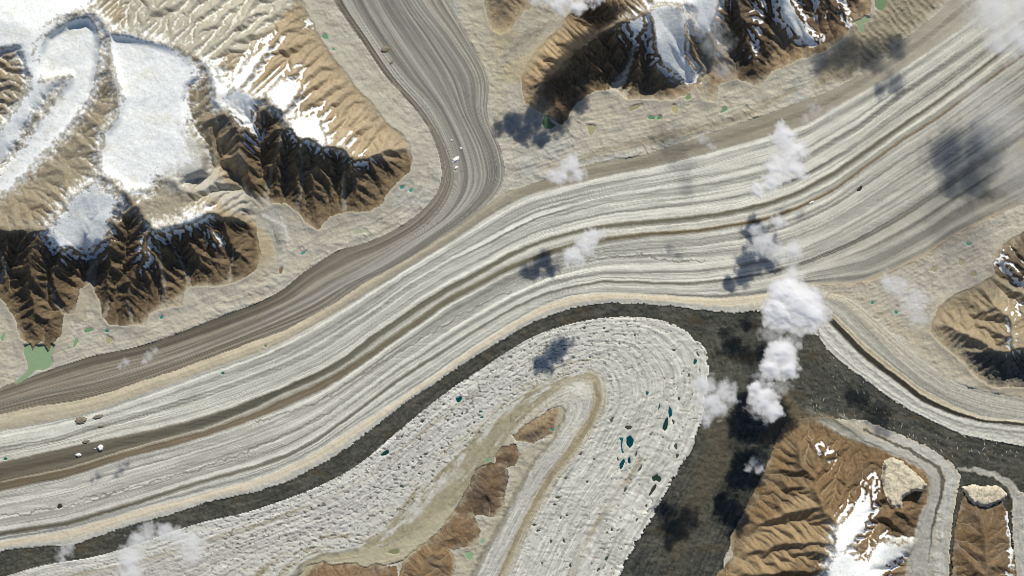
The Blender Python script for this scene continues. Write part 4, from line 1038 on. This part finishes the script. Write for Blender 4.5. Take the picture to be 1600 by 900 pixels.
for i, (x, y, a, b_, r) in enumerate([(1011,614,2.6,3.6,.3),(1030,635,1.5,5,.1),(1061,623,2,4,.1),(1052,659,2.2,4.5,0),(965,717,1.6,3,0),(994,709,1.8,4.4,.2),(956,656,2.6,5,.4),(928,717,1.6,2,0),
        (1056,697,2.5,6,.2),(1058,712,2.4,5,.2),(977,765,2.2,5,.5),(1000,732,2,6,.6),(907,709,4,1.8,-.4),(917,753,2.2,1.6,0),(884,747,1.8,2.6,.4),(872,777,6,1.8,-.3),(867,788,4,1.5,-.2),
        (886,805,1.9,2.2,0),(876,809,1.6,2,0),(835,820,4,2,-.3),(841,829,4,1.8,.1),(861,846,1.7,4,.4),(881,845,2,4,-.6),(891,883,2.2,4,.4),(847,880,1.7,2.6,.1),(956,827,1.8,3.2,.2),(935,890,2,4,.5),
        (693,632,2.6,2,-.5),(710,648,2,2,0),(722,646,2.2,1.8,0),(751,643,3.4,2,.3),(753,652,2.8,1.7,0),(700,657,2.4,1.5,-.3),(741,660,1.8,2,0),(738,677,2,1.5,0),(660,658,3.8,2.6,.6),(628,682,2.8,1.8,-.4),
        (658,714,2.6,1.8,0),(666,709,3.5,2.2,-.4),(645,721,2,1.4,0),(623,730,2.5,1.6,0),(638,727,2,1.5,.3),(913,512,3.3,2,0),(944,513,2.6,1.8,0),(992,524,1.6,1.6,0),(968,537,1.8,1.4,0),(922,558,1.8,1.8,0),(897,559,2,1.7,0),
        (882,546,1.7,1.7,0),(1053,547,3.4,1.8,-.3),(1090,553,1.7,4,-.4),(690,700,2.6,1.5,-.3),(655,740,2.5,1.5,-.2),(628,760,4,2.4,0),(1010,790,1.8,3.4,.4),(995,812,1.8,3.4,.4),(948,872,2.5,5,.4)]):
    c = (34,92,90) if i in (0, 1, 30, 31, 33) else ((70,82,74) if i % 3 else (84,84,74))
    lobe = 'right arm' if x > 840 and y > 600 else ('rounded tip' if x > 840 else 'left arm')
    pond(wob(x, y, a * 0.8, b_ * 0.8, r, 100 + i, amp=0.45), c, 'very small dark meltwater pond on the %s of the white glacier' % lobe, 'small meltwater ponds on the %s of the white glacier' % lobe)

def sample(A, x, y):
    i = min(max(int(round((x - X0) / STEP)), 0), NX - 1); j = min(max(int(round((y - Y0) / STEP)), 0), NY - 1)
    return float(A[j, i])

POND_Z = []
for poly, col, label, group in PONDS:
    b = box(poly, 6)
    d = sdf(PX[b], PY[b], poly)
    rim = H[b][(np.abs(d) < 2.2)]
    z = float(np.percentile(rim, 20)) - 5.0
    bowl = z - 9.0 * sstep(-0.6, 2.2, d)
    near = sstep(-2.4, -0.2, d)
    H[b] = np.where(d > -2.4, H[b] * (1 - near) + np.minimum(H[b], bowl) * near, H[b])
    H[b] = np.where((d > -4.5) & (d <= -1.2), np.maximum(H[b], z + 1.5), H[b])
    POND_Z.append(z)

# ------------------------------------------------------------------ materials
def srgb(c):
    c = np.clip(np.asarray(c, f32) / 255.0, 0, 1)
    return np.where(c <= 0.04045, c / 12.92, ((c + 0.055) / 1.055) ** 2.4)

def mat_surface(name, grain_scale, grain_amt, bump, rough=0.9, spec=0.15, stretch=(1, 1, 1)):
    m = bpy.data.materials.new(name); m.use_nodes = True
    nt = m.node_tree; N = nt.nodes; Lk = nt.links; N.clear()
    out = N.new('ShaderNodeOutputMaterial'); bs = N.new('ShaderNodeBsdfPrincipled')
    Lk.new(bs.outputs[0], out.inputs[0])
    at = N.new('ShaderNodeAttribute'); at.attribute_name = 'tint'
    tc_ = N.new('ShaderNodeTexCoord'); mp = N.new('ShaderNodeMapping'); mp.inputs['Scale'].default_value = stretch
    Lk.new(tc_.outputs['Object'], mp.inputs['Vector'])
    nz = N.new('ShaderNodeTexNoise'); nz.inputs['Scale'].default_value = grain_scale; nz.inputs['Detail'].default_value = 5
    nz.inputs['Roughness'].default_value = 0.65
    Lk.new(mp.outputs[0], nz.inputs['Vector'])
    mr = N.new('ShaderNodeMapRange'); mr.inputs['From Min'].default_value = 0.25; mr.inputs['From Max'].default_value = 0.75
    mr.inputs['To Min'].default_value = 1 - grain_amt; mr.inputs['To Max'].default_value = 1 + grain_amt
    Lk.new(nz.outputs['Fac'], mr.inputs['Value'])
    mx = N.new('ShaderNodeVectorMath'); mx.operation = 'SCALE'
    Lk.new(at.outputs['Color'], mx.inputs[0]); Lk.new(mr.outputs[0], mx.inputs['Scale'])
    Lk.new(mx.outputs[0], bs.inputs['Base Color'])
    bp = N.new('ShaderNodeBump'); bp.inputs['Strength'].default_value = 1.0; bp.inputs['Distance'].default_value = bump
    Lk.new(nz.outputs['Fac'], bp.inputs['Height']); Lk.new(bp.outputs[0], bs.inputs['Normal'])
    bs.inputs['Roughness'].default_value = rough
    bs.inputs['Specular IOR Level'].default_value = spec
    return m

M_ICE = mat_surface('glacier_ice', 0.03, 0.06, 2.0, 0.8, 0.2)
M_DEBRIS = mat_surface('moraine_debris', 0.035, 0.14, 6.0, 0.95, 0.1)
M_ROCK = mat_surface('mountain_rock', 0.025, 0.14, 8.0, 0.95, 0.1)
M_PALE = mat_surface('pale_limestone', 0.03, 0.10, 14.0, 0.9, 0.1)

def mat_simple(name, col, rough=0.6, spec=0.3, noise=0.1, scale=0.05):
    m = bpy.data.materials.new(name); m.use_nodes = True
    nt = m.node_tree; bs = nt.nodes['Principled BSDF']
    nz = nt.nodes.new('ShaderNodeTexNoise'); nz.inputs['Scale'].default_value = scale; nz.inputs['Detail'].default_value = 4
    tc_ = nt.nodes.new('ShaderNodeTexCoord'); nt.links.new(tc_.outputs['Object'], nz.inputs['Vector'])
    rp = nt.nodes.new('ShaderNodeValToRGB')
    c = srgb(col)
    rp.color_ramp.elements[0].color = tuple(float(v) for v in c * (1 - noise)) + (1,)
    rp.color_ramp.elements[1].color = tuple(float(v) for v in np.clip(c * (1 + noise), 0, 1)) + (1,)
    rp.color_ramp.elements[0].position = 0.3; rp.color_ramp.elements[1].position = 0.7
    nt.links.new(nz.outputs['Fac'], rp.inputs['Fac']); nt.links.new(rp.outputs['Color'], bs.inputs['Base Color'])
    bs.inputs['Roughness'].default_value = rough; bs.inputs['Specular IOR Level'].default_value = spec
    return m

# ------------------------------------------------------------------ the ground objects, cut from one height field
LIN = srgb(RGB * np.array([0.995, 1.008, 0.995], f32)).astype(f32)
WXm = ((PX - 800) * MPP).astype(f32); WYm = ((450 - PY) * MPP).astype(f32)

def link_mesh(name, verts, quads, mat, tint=None, smooth=True, parent=None):
    me = bpy.data.meshes.new(name)
    nv, nf = len(verts), len(quads); w = quads.shape[1]
    me.vertices.add(nv); me.vertices.foreach_set('co', np.ascontiguousarray(verts, f32).ravel())
    me.loops.add(nf * w); me.loops.foreach_set('vertex_index', np.ascontiguousarray(quads, np.int32).ravel())
    me.polygons.add(nf)
    me.polygons.foreach_set('loop_start', np.arange(0, nf * w, w, dtype=np.int32))
    me.polygons.foreach_set('use_smooth', np.full(nf, smooth, bool))
    me.update(calc_edges=True)
    if tint is not None:
        at = me.attributes.new('tint', 'FLOAT_COLOR', 'POINT')
        rgba = np.ones((nv, 4), f32); rgba[:, :3] = tint
        at.data.foreach_set('color', rgba.ravel())
    if mat: me.materials.append(mat)
    o = bpy.data.objects.new(name, me); COL.objects.link(o)
    if parent: o.parent = parent
    return o

def tag(o, label=None, cat=None, group=None, kind=None):
    if label: o['label'] = label
    if cat: o['category'] = cat
    if group: o['group'] = group
    if kind: o['kind'] = kind
    return o

VERT = np.stack([WXm, WYm, H], -1).reshape(-1, 3); TINT = LIN.reshape(-1, 3)
jj, ii = np.meshgrid(np.arange(NY - 1), np.arange(NX - 1), indexing='ij')
Q = np.stack([jj * NX + ii, (jj + 1) * NX + ii, (jj + 1) * NX + ii + 1, jj * NX + ii + 1], -1).reshape(-1, 4)
QL = LAB[:-1, :-1].reshape(-1)

NAMES = {
 0: ('valley_rubble', M_DEBRIS, None, None),
 1: ('glacier_trunk', M_ICE, None, None),
 2: ('glacier_tributary', M_ICE, None, None),
 3: ('glacier_lobe', M_ICE, None, None),
 4: ('dark_moraine', M_DEBRIS, None, None),
 5: ('glacier_branch', M_ICE, None, None),
 10: ('mountain_northwest', M_ROCK, None, None), 11: ('mountain_north', M_ROCK, None, None), 12: ('hill_north', M_ROCK, None, None),
 13: ('mountain_east', M_ROCK, None, None), 14: ('mountain_southeast', M_ROCK, None, None), 15: ('mountain_spur', M_ROCK, None, None),
 20: ('rock_island', M_ROCK, 'small tan rock island at the inner bend of the white glacier', 'rock island'),
 21: ('rock_island', M_ROCK, 'small dark brown rock knob below the tan rock island', 'rock island'),
 22: ('rock_island', M_ROCK, 'dark brown rock ridge in the middle of the chain inside the glacier bend', 'rock island'),
 23: ('rock_island', M_ROCK, 'long brown rock ridge left of the pale green pond', 'rock island'),
 24: ('rock_island', M_ROCK, 'brown scalloped rock ridge on the lower edge below olive ground', 'rock island'),
 30: ('rock_outcrop', M_PALE, 'larger pale cream rock block beside the snow gully', 'rock outcrop'),
 31: ('rock_outcrop', M_PALE, 'smaller pale cream rock block between the two small glaciers', 'rock outcrop'),
}
for lab, (nm, mt, lb, ct) in NAMES.items():
    q = Q[QL == lab]
    if len(q) == 0: continue
    u_, inv = np.unique(q.ravel(), return_inverse=True)
    o = link_mesh(nm, VERT[u_], inv.reshape(-1, 4), mt, TINT[u_])
    if lb: tag(o, lb, ct, 'brown rock islands inside the bend' if lab < 30 else 'pale rock blocks')
    else: tag(o, kind='structure')

# land beyond the frame: the same range carried on as a mirror image, coarser
SK = 5
ci = np.concatenate([np.arange(NX - 1, 0, -SK), np.arange(0, NX, SK), [NX - 1] if (NX - 1) % SK else [], np.arange(NX - 1 - SK, -1, -SK)]).astype(int)
cxw = np.concatenate([2 * gx[0] - gx[np.arange(NX - 1, 0, -SK)], gx[np.arange(0, NX, SK)], [gx[-1]] if (NX - 1) % SK else [], 2 * gx[-1] - gx[np.arange(NX - 1 - SK, -1, -SK)]])
ri = np.concatenate([np.arange(NY - 1, 0, -SK), np.arange(0, NY, SK), [NY - 1] if (NY - 1) % SK else [], np.arange(NY - 1 - SK, -1, -SK)]).astype(int)
ryw = np.concatenate([2 * gy[0] - gy[np.arange(NY - 1, 0, -SK)], gy[np.arange(0, NY, SK)], [gy[-1]] if (NY - 1) % SK else [], 2 * gy[-1] - gy[np.arange(NY - 1 - SK, -1, -SK)]])
EX, EY = np.meshgrid((cxw - 800) * MPP, (450 - ryw) * MPP)
EH = H[np.ix_(ri, ci)].copy()
CXW, RYW = np.meshgrid(cxw, ryw)
inn = (CXW > gx[0] + 1) & (CXW < gx[-1] - 1) & (RYW > gy[0] + 1) & (RYW < gy[-1] - 1)
ET = LIN[np.ix_(ri, ci)]
ny_, nx_ = EH.shape
jj, ii = np.meshgrid(np.arange(ny_ - 1), np.arange(nx_ - 1), indexing='ij')
xm = (CXW[:-1, :-1] + CXW[1:, 1:]) / 2; ym = (RYW[:-1, :-1] + RYW[1:, 1:]) / 2
outq = ~((xm > gx[0]) & (xm < gx[-1]) & (ym > gy[0]) & (ym < gy[-1]))
q = np.stack([jj * nx_ + ii, (jj + 1) * nx_ + ii, (jj + 1) * nx_ + ii + 1, jj * nx_ + ii + 1], -1)[outq]
V_ = np.stack([EX, EY, EH], -1).reshape(-1, 3)
u_, inv = np.unique(q.ravel(), return_inverse=True)
tag(link_mesh('terrain', V_[u_], inv.reshape(-1, 4), M_ROCK, ET.reshape(-1, 3)[u_]), kind='structure')

# ------------------------------------------------------------------ pond water
def poly_mesh(name, poly, z, mat):
    P = smooth_line(list(poly) + [poly[0]], len(poly) * 2 + 1)[:-1]
    c = P.mean(0)
    # two rings so the sheet is a closed flat lens of water
    n_ = len(P)
    top = np.column_stack([(P[:, 0] - c[0]) * MPP, -(P[:, 1] - c[1]) * MPP, np.zeros(n_)])
    bot = top * np.array([0.7, 0.7, 1]) + np.array([0, 0, -4.0])
    me = bpy.data.meshes.new(name)
    vs = [tuple(v) for v in top] + [tuple(v) for v in bot]
    fs = [tuple(range(n_ - 1, -1, -1)), tuple(range(n_, 2 * n_))] + [(i, (i + 1) % n_, n_ + (i + 1) % n_, n_ + i) for i in range(n_)]
    me.from_pydata(vs, [], fs); me.update()
    me.materials.append(mat)
    o = bpy.data.objects.new(name, me); COL.objects.link(o)
    o.location = ((c[0] - 800) * MPP, (450 - c[1]) * MPP, z)
    return o

WM = {}
for (poly, col, label, group), z in zip(PONDS, POND_Z):
    if col not in WM: WM[col] = mat_simple('pond_water', col, 0.25, 0.25, 0.06, 0.02)
    big = label.startswith('large pale') or 'lake' in label
    poly2 = []
    cx_ = sum(p[0] for p in poly) / len(poly); cy_ = sum(p[1] for p in poly) / len(poly)
    for p in poly:
        l = math.hypot(p[0] - cx_, p[1] - cy_) + 1e-6
        poly2.append((p[0] + (p[0] - cx_) / l * 0.5, p[1] + (p[1] - cy_) / l * 0.5))
    o = poly_mesh('meltwater_lake' if big else 'meltwater_pond', poly2, z, WM[col])
    tag(o, label, 'lake' if big else 'pond', group or ('green lakes' if big else None))

# ------------------------------------------------------------------ ice blocks, debris mounds, ice pinnacles
M_BLOCK = mat_simple('clean_ice_block', (250, 248, 243), 0.5, 0.3, 0.02)
M_MOUND = mat_simple('debris_mound_rock', (140, 130, 112), 0.95, 0.1, 0.15)
M_PIN = mat_simple('ice_pinnacle_ice', (205, 201, 190), 0.6, 0.3, 0.05)

def lump(name, x, y, rx, ry, h, rot, mat, seed, sub=2, jag=0.25, flat=0.0):
    import bmesh
    bm = bmesh.new(); bmesh.ops.create_icosphere(bm, subdivisions=sub, radius=1.0)
    r = random.Random(seed)
    for v in bm.verts:
        k_ = 1 + jag * r.uniform(-1, 1)
        v.co.x *= rx * MPP * k_; v.co.y *= ry * MPP * k_
        z = v.co.z * k_
        v.co.z = h * (min(z, 1 - flat) if z > 0 else z * 0.4)
    me = bpy.data.meshes.new(name); bm.to_mesh(me); bm.free()
    me.materials.append(mat)
    o = bpy.data.objects.new(name, me); COL.objects.link(o)
    o.location = ((x - 800) * MPP, (450 - y) * MPP, sample(H, x, y)); o.rotation_euler = (0, 0, rot)
    return o

for i, (x, y, rx, ry, h, rot, lb) in enumerate([
   (122,711,4.6,2.4,35,0.15,'bright white ice block, the left one of two on the dark stripe'),
   (157,700,5.0,4.2,50,0.3,'bright white ice block, the right and larger one on the dark stripe'),
   (148,701,1.6,1.0,16,0.0,'tiny white ice block just left of the larger bright one'),
   (706,219,1.8,1.2,20,0.0,'upper small white ice block on the grey tributary bend'),
   (720,232,2.2,1.8,22,0.0,'white ice block below the upper small one on the tributary bend'),
   (712,249,5.5,3.0,25,0.6,'jagged cluster-shaped white ice block on the tributary bend'),
   (713,262,3.0,2.0,25,0.3,'lowest white ice block on the tributary bend'),
   (1268,316,4.5,1.6,18,0.5,'white ice block on the brown stripe beside the streaked ice')]):
    tag(lump('ice_block', x, y, rx, ry, h, rot, M_BLOCK, 500 + i), lb, 'ice block', 'white ice blocks on the glaciers')
for i, (x, y, rx, ry, h, rot, lb) in enumerate([
   (126,657,9,5.5,34,0.25,'largest brown debris mound on the pale ice by the tan stripe'),
   (153,651,8,3,24,0.25,'narrower brown debris mound right of the largest one'),
   (157,666,4.5,2.2,20,0.1,'smallest brown debris mound below the narrower one'),
   (134,690,6,2.4,22,0.2,'rough pale brown debris mound just above the dark stripe'),
   (602,77,6.5,4.5,30,0.2,'dark round debris mound on the grey tributary'),
   (612,97,4,2.4,16,0.8,'pale small debris mound below the dark round one')]):
    tag(lump('debris_mound', x, y, rx, ry, h, rot, M_MOUND, 520 + i, 3, 0.18), lb, 'debris mound', 'debris mounds on the ice')

rnd = random.Random(11)
PIN = []
for (ax, ay, bx, by, n_, sp) in [(1270,625,1300,660,12,6),(1290,600,1320,650,10,8),(1340,610,1395,655,18,9),(1390,660,1440,690,14,8),(1440,680,1500,705,13,8),(1510,697,1590,712,14,7),(1300,560,1320,600,6,8),(1520,705,1550,720,6,4),(1232,660,1272,690,9,2)]:
    for i in range(n_):
        t = rnd.random()
        PIN.append((ax + (bx - ax) * t + rnd.gauss(0, sp), ay + (by - ay) * t + rnd.gauss(0, sp)))
npin = 0
for i, (x, y) in enumerate(PIN):
    if not (1232 < x < 1598): continue
    jx = int(round((x - X0) / STEP)); jy = int(round((y - Y0) / STEP))
    if LAB[jy, jx] not in (4, 14): continue
    o = lump('ice_pinnacle', x, y, rnd.uniform(0.35, 0.6), rnd.uniform(0.7, 3.2) ** 1.1, rnd.uniform(6, 12), rnd.gauss(0.35, 0.35), M_PIN, 700 + i, 1, 0.3)
    tag(o, 'small white ice pinnacle sticking out of the dark moraine on the right', 'ice pinnacle', 'white ice pinnacles on the dark moraine')

# ------------------------------------------------------------------ clouds: closed puffs of even droplet air, thickness grown from lumps and noise
SUNX, SUNY = SUN_DIR[0] / math.hypot(*SUN_DIR), SUN_DIR[1] / math.hypot(*SUN_DIR)
def cloud_mat(name, dens):
    m = bpy.data.materials.new(name); m.use_nodes = True
    nt = m.node_tree; nt.nodes.clear()
    out = nt.nodes.new('ShaderNodeOutputMaterial'); vs = nt.nodes.new('ShaderNodeVolumeScatter')
    vs.inputs['Color'].default_value = (0.999, 0.999, 0.999, 1)
    vs.inputs['Density'].default_value = dens; vs.inputs['Anisotropy'].default_value = 0.0
    nt.links.new(vs.outputs[0], out.inputs['Volume'])
    return m

def cloud(label, blobs, tau, cast, seed, wisp=0.8, scale=16.0, thick=None, group=None, floor=0.15, soft=1.6):
    """blobs: (px, py, radius); tau: optical depth where thickest; cast: length of its ground shadow offset in px"""
    z0 = cast * MPP * math.tan(math.radians(SUN_ELEV))
    st_ = 1.6
    x0 = min(b[0] - b[2] * 1.9 for b in blobs); x1 = max(b[0] + b[2] * 1.9 for b in blobs)
    y0 = min(b[1] - b[2] * 1.9 for b in blobs); y1 = max(b[1] + b[2] * 1.9 for b in blobs)
    X, Y = np.meshgrid(np.arange(x0, x1, st_), np.arange(y0, y1, st_))
    E = np.zeros(X.shape)
    qx = X + 5 * fbm(X / 14, Y / 14, 3, seed); qy = Y + 5 * fbm(X / 14, Y / 14, 3, seed + 5)
    for bx, by, br in blobs:
        d = np.hypot(qx - bx, qy - by) / br
        E = np.maximum(E, np.exp(-(d ** 2.4) * 0.95)) + 0.08 * np.exp(-d * d * 0.9)
    nz = fbm(X / scale, Y / scale, 5, seed + 9, 0.62)
    puff = 1 - np.abs(fbm(X / (scale * 0.8), Y / (scale * 0.8), 4, seed + 15, 0.6))
    fine_ = fbm(X / 5.5, Y / 5.5, 4, seed + 22, 0.65)
    T = E - wisp * (0.42 - 0.62 * nz - 0.16 * fine_ - 0.12 * (puff - 0.5)) * (1.05 - 0.35 * E) - 0.03
    T = np.clip(T, 0, 1.3) ** soft
    T[0, :] = T[-1, :] = 0; T[:, 0] = T[:, -1] = 0
    # drop scraps: keep places whose neighbourhood is cloudy
    nb = blur(T, 6); T = np.where(nb > 0.035, T, 0)
    R = max(b[2] for b in blobs)
    th = thick or R * 0.4 * MPP
    a = T > 1e-4
    ny, nx = T.shape
    cellm = a[:-1, :-1] | a[1:, :-1] | a[:-1, 1:] | a[1:, 1:]
    jc, ic = np.nonzero(cellm)
    k_ = (1 - z0 / CAM_H)
    wx = (X - 800) * MPP * k_; wy = (450 - Y) * MPP * k_
    cxm, cym = wx[a].mean(), wy[a].mean()
    lumpz = 1 + 0.0 * X
    zt = th * 0.62 * T; zb = -th * 0.38 * T
    base = np.arange(nx * ny).reshape(ny, nx)
    topid = base; botid = np.where(a, base + nx * ny, base)
    vt = np.stack([wx - cxm, wy - cym, zt], -1).reshape(-1, 3)
    vb = np.stack([wx - cxm, wy - cym, zb], -1).reshape(-1, 3)
    V = np.concatenate([vt, vb])
    qt = np.stack([topid[jc, ic], topid[jc + 1, ic], topid[jc + 1, ic + 1], topid[jc, ic + 1]], -1)
    qb = np.stack([botid[jc, ic], botid[jc, ic + 1], botid[jc + 1, ic + 1], botid[jc + 1, ic]], -1)
    qd = np.concatenate([qt, qb])
    u_, inv = np.unique(qd.ravel(), return_inverse=True)
    o = link_mesh('cloud', V[u_], inv.reshape(-1, 4), cloud_mat('cloud_droplets', tau / th), None)
    o.location = (cxm, cym, z0)
    tag(o, label, 'cloud', group)
    return o

G1_ = 'small clouds drifting over the glaciers'
cloud('thin wispy cloud over the pale ice above the tan rubble margin', [(872,275,18),(893,257,19),(902,272,15)], 3.0, 155, 1, 0.9, 12, group=G1_, soft=1.5)
cloud('thin wispy cloud over the middle of the streaked main glacier', [(897,400,18),(915,385,22),(927,368,17)], 3.2, 178, 31, 0.9, 12, group=G1_, soft=1.5)
cloud('translucent upright cloud over the upper main glacier', [(1222,212,22),(1238,235,27),(1218,262,27),(1205,285,18),(1182,297,14),(1245,265,18)], 4.2, 155, 61, 0.85, 14, group=G1_, soft=1.5)
cloud('ragged see-through cloud above the brightest cloud', [(1190,378,25),(1178,362,12),(1212,392,20),(1238,392,20),(1215,345,14),(1238,430,20)], 2.4, 170, 91, 1.0, 14, group=G1_, soft=1.5)
cloud('brightest dense white cloud at the meeting of the glaciers', [(1246,477,36),(1220,488,27),(1263,488,27),(1226,458,22)], 12, 185, 121, 0.35, 22, group=G1_, soft=1.5)
cloud('dense white cloud directly below the brightest one', [(1222,552,25),(1206,574,19),(1232,578,16)], 9, 185, 151, 0.55, 18, group=G1_, soft=1.5)
cloud('lowest dense cloud of the white chain over dark moraine', [(1194,622,22),(1207,640,17),(1178,610,13)], 7, 185, 181, 0.65, 16, group=G1_, soft=1.5)
cloud('soft white cloud at the right edge of the white lobe', [(1100,602,20),(1115,632,27),(1133,615,20),(1104,655,12)], 2.6, 207, 211, 0.75, 15, group=G1_, soft=1.5)
cloud('tiny cloud scrap over the dark moraine beside the brown mountain', [(1178,722,10),(1170,732,9),(1185,733,8)], 1.6, 110, 241, 0.9, 8, group=G1_, soft=1.5)
cloud('thin cloud over the tan valley below the right trunk edge', [(1403,448,22),(1428,470,27),(1436,496,16),(1385,440,14)], 1.5, 190, 271, 0.85, 15, group=G1_, soft=1.5)
cloud('broad grey white cloud in the upper right corner', [(1555,15,42),(1592,55,40),(1560,62,28),(1600,10,50)], 1.7, 235, 301, 0.6, 24, group=G1_, soft=1.5)
cloud('white cloud touching the upper edge above the tan slope', [(878,2,20),(903,10,13),(858,-14,22),(928,-12,20),(842,-8,16),(890,-22,22),(956,-45,24),(905,12,14)], 4.2, 210, 331, 0.8, 14, group=G1_, soft=1.5)
cloud('hooked white cloud over the lower left moraine band', [(203,872,24),(212,846,20),(258,830,18),(300,855,26),(232,832,18),(280,838,16),(205,895,24)], 2.2, 190, 361, 0.85, 16, group=G1_, soft=1.5)
cloud('small thin cloud left of the hooked cloud', [(100,862,13),(96,878,9),(108,855,8)], 1.1, 190, 391, 0.8, 10, group=G1_, soft=1.5)
cloud('faint wisp over the brown left margin, left of a pair', [(195,567,9),(187,572,5)], 0.9, 180, 421, 0.8, 8, group=G1_, soft=1.5)
cloud('faint wisp over the brown left margin, right of a pair', [(233,556,8),(241,547,7),(225,565,6)], 0.9, 180, 451, 0.8, 8, group=G1_, soft=1.5)
cloud('faint veil over the snowy top of the middle mountain', [(1105,35,32),(1120,70,26),(1085,20,24),(1128,110,18)], 0.5, 190, 481, 0.8, 20, group=G1_, soft=1.5)
cloud('faint wisp over the upper margin of the trunk', [(1098,218,11),(1112,228,8)], 0.8, 180, 541, 0.8, 9, group=G1_, soft=1.5)
cloud('scattered faint wisp right of the translucent upright cloud', [(1272,170,14),(1300,175,12),(1258,188,10)], 0.6, 170, 571, 0.9, 10, group=G1_, soft=1.5)
cloud('faint broad veil over the right end of the main glacier', [(1560,190,60),(1590,270,50),(1520,150,36)], 0.35, 190, 661, 0.6, 34, group=G1_, soft=1.5)
cloud('unseen cloud added beyond the upper edge to shade the tan spur', [(925,-62,26),(955,-88,32),(985,-112,26),(905,-40,18)], 3.2, 205, 721, 0.5, 20, group=G1_, soft=1.3)  # out of view, added so its shadow darkens the spur's face
cloud('thin torn wisps joining the dense white chain', [(1204,522,20),(1242,528,14),(1192,588,18),(1222,604,16),(1178,640,15),(1196,655,12)], 0.8, 185, 751, 1.05, 12, group=G1_, soft=1.3)
# clouds just above the frame whose shadows fall on the upper right ice
cloud('cloud beyond the upper edge shading the brown hummocks', [(1378,-105,36),(1340,-90,24),(1420,-100,30),(1455,-115,24)], 1.8, 195, 601, 0.7, 20, group=G1_, soft=1.5)
cloud('smaller cloud beyond the upper edge shading the pale streaks', [(1460,-70,20),(1440,-60,14)], 1.5, 210, 631, 0.7, 16, group=G1_, soft=1.5)
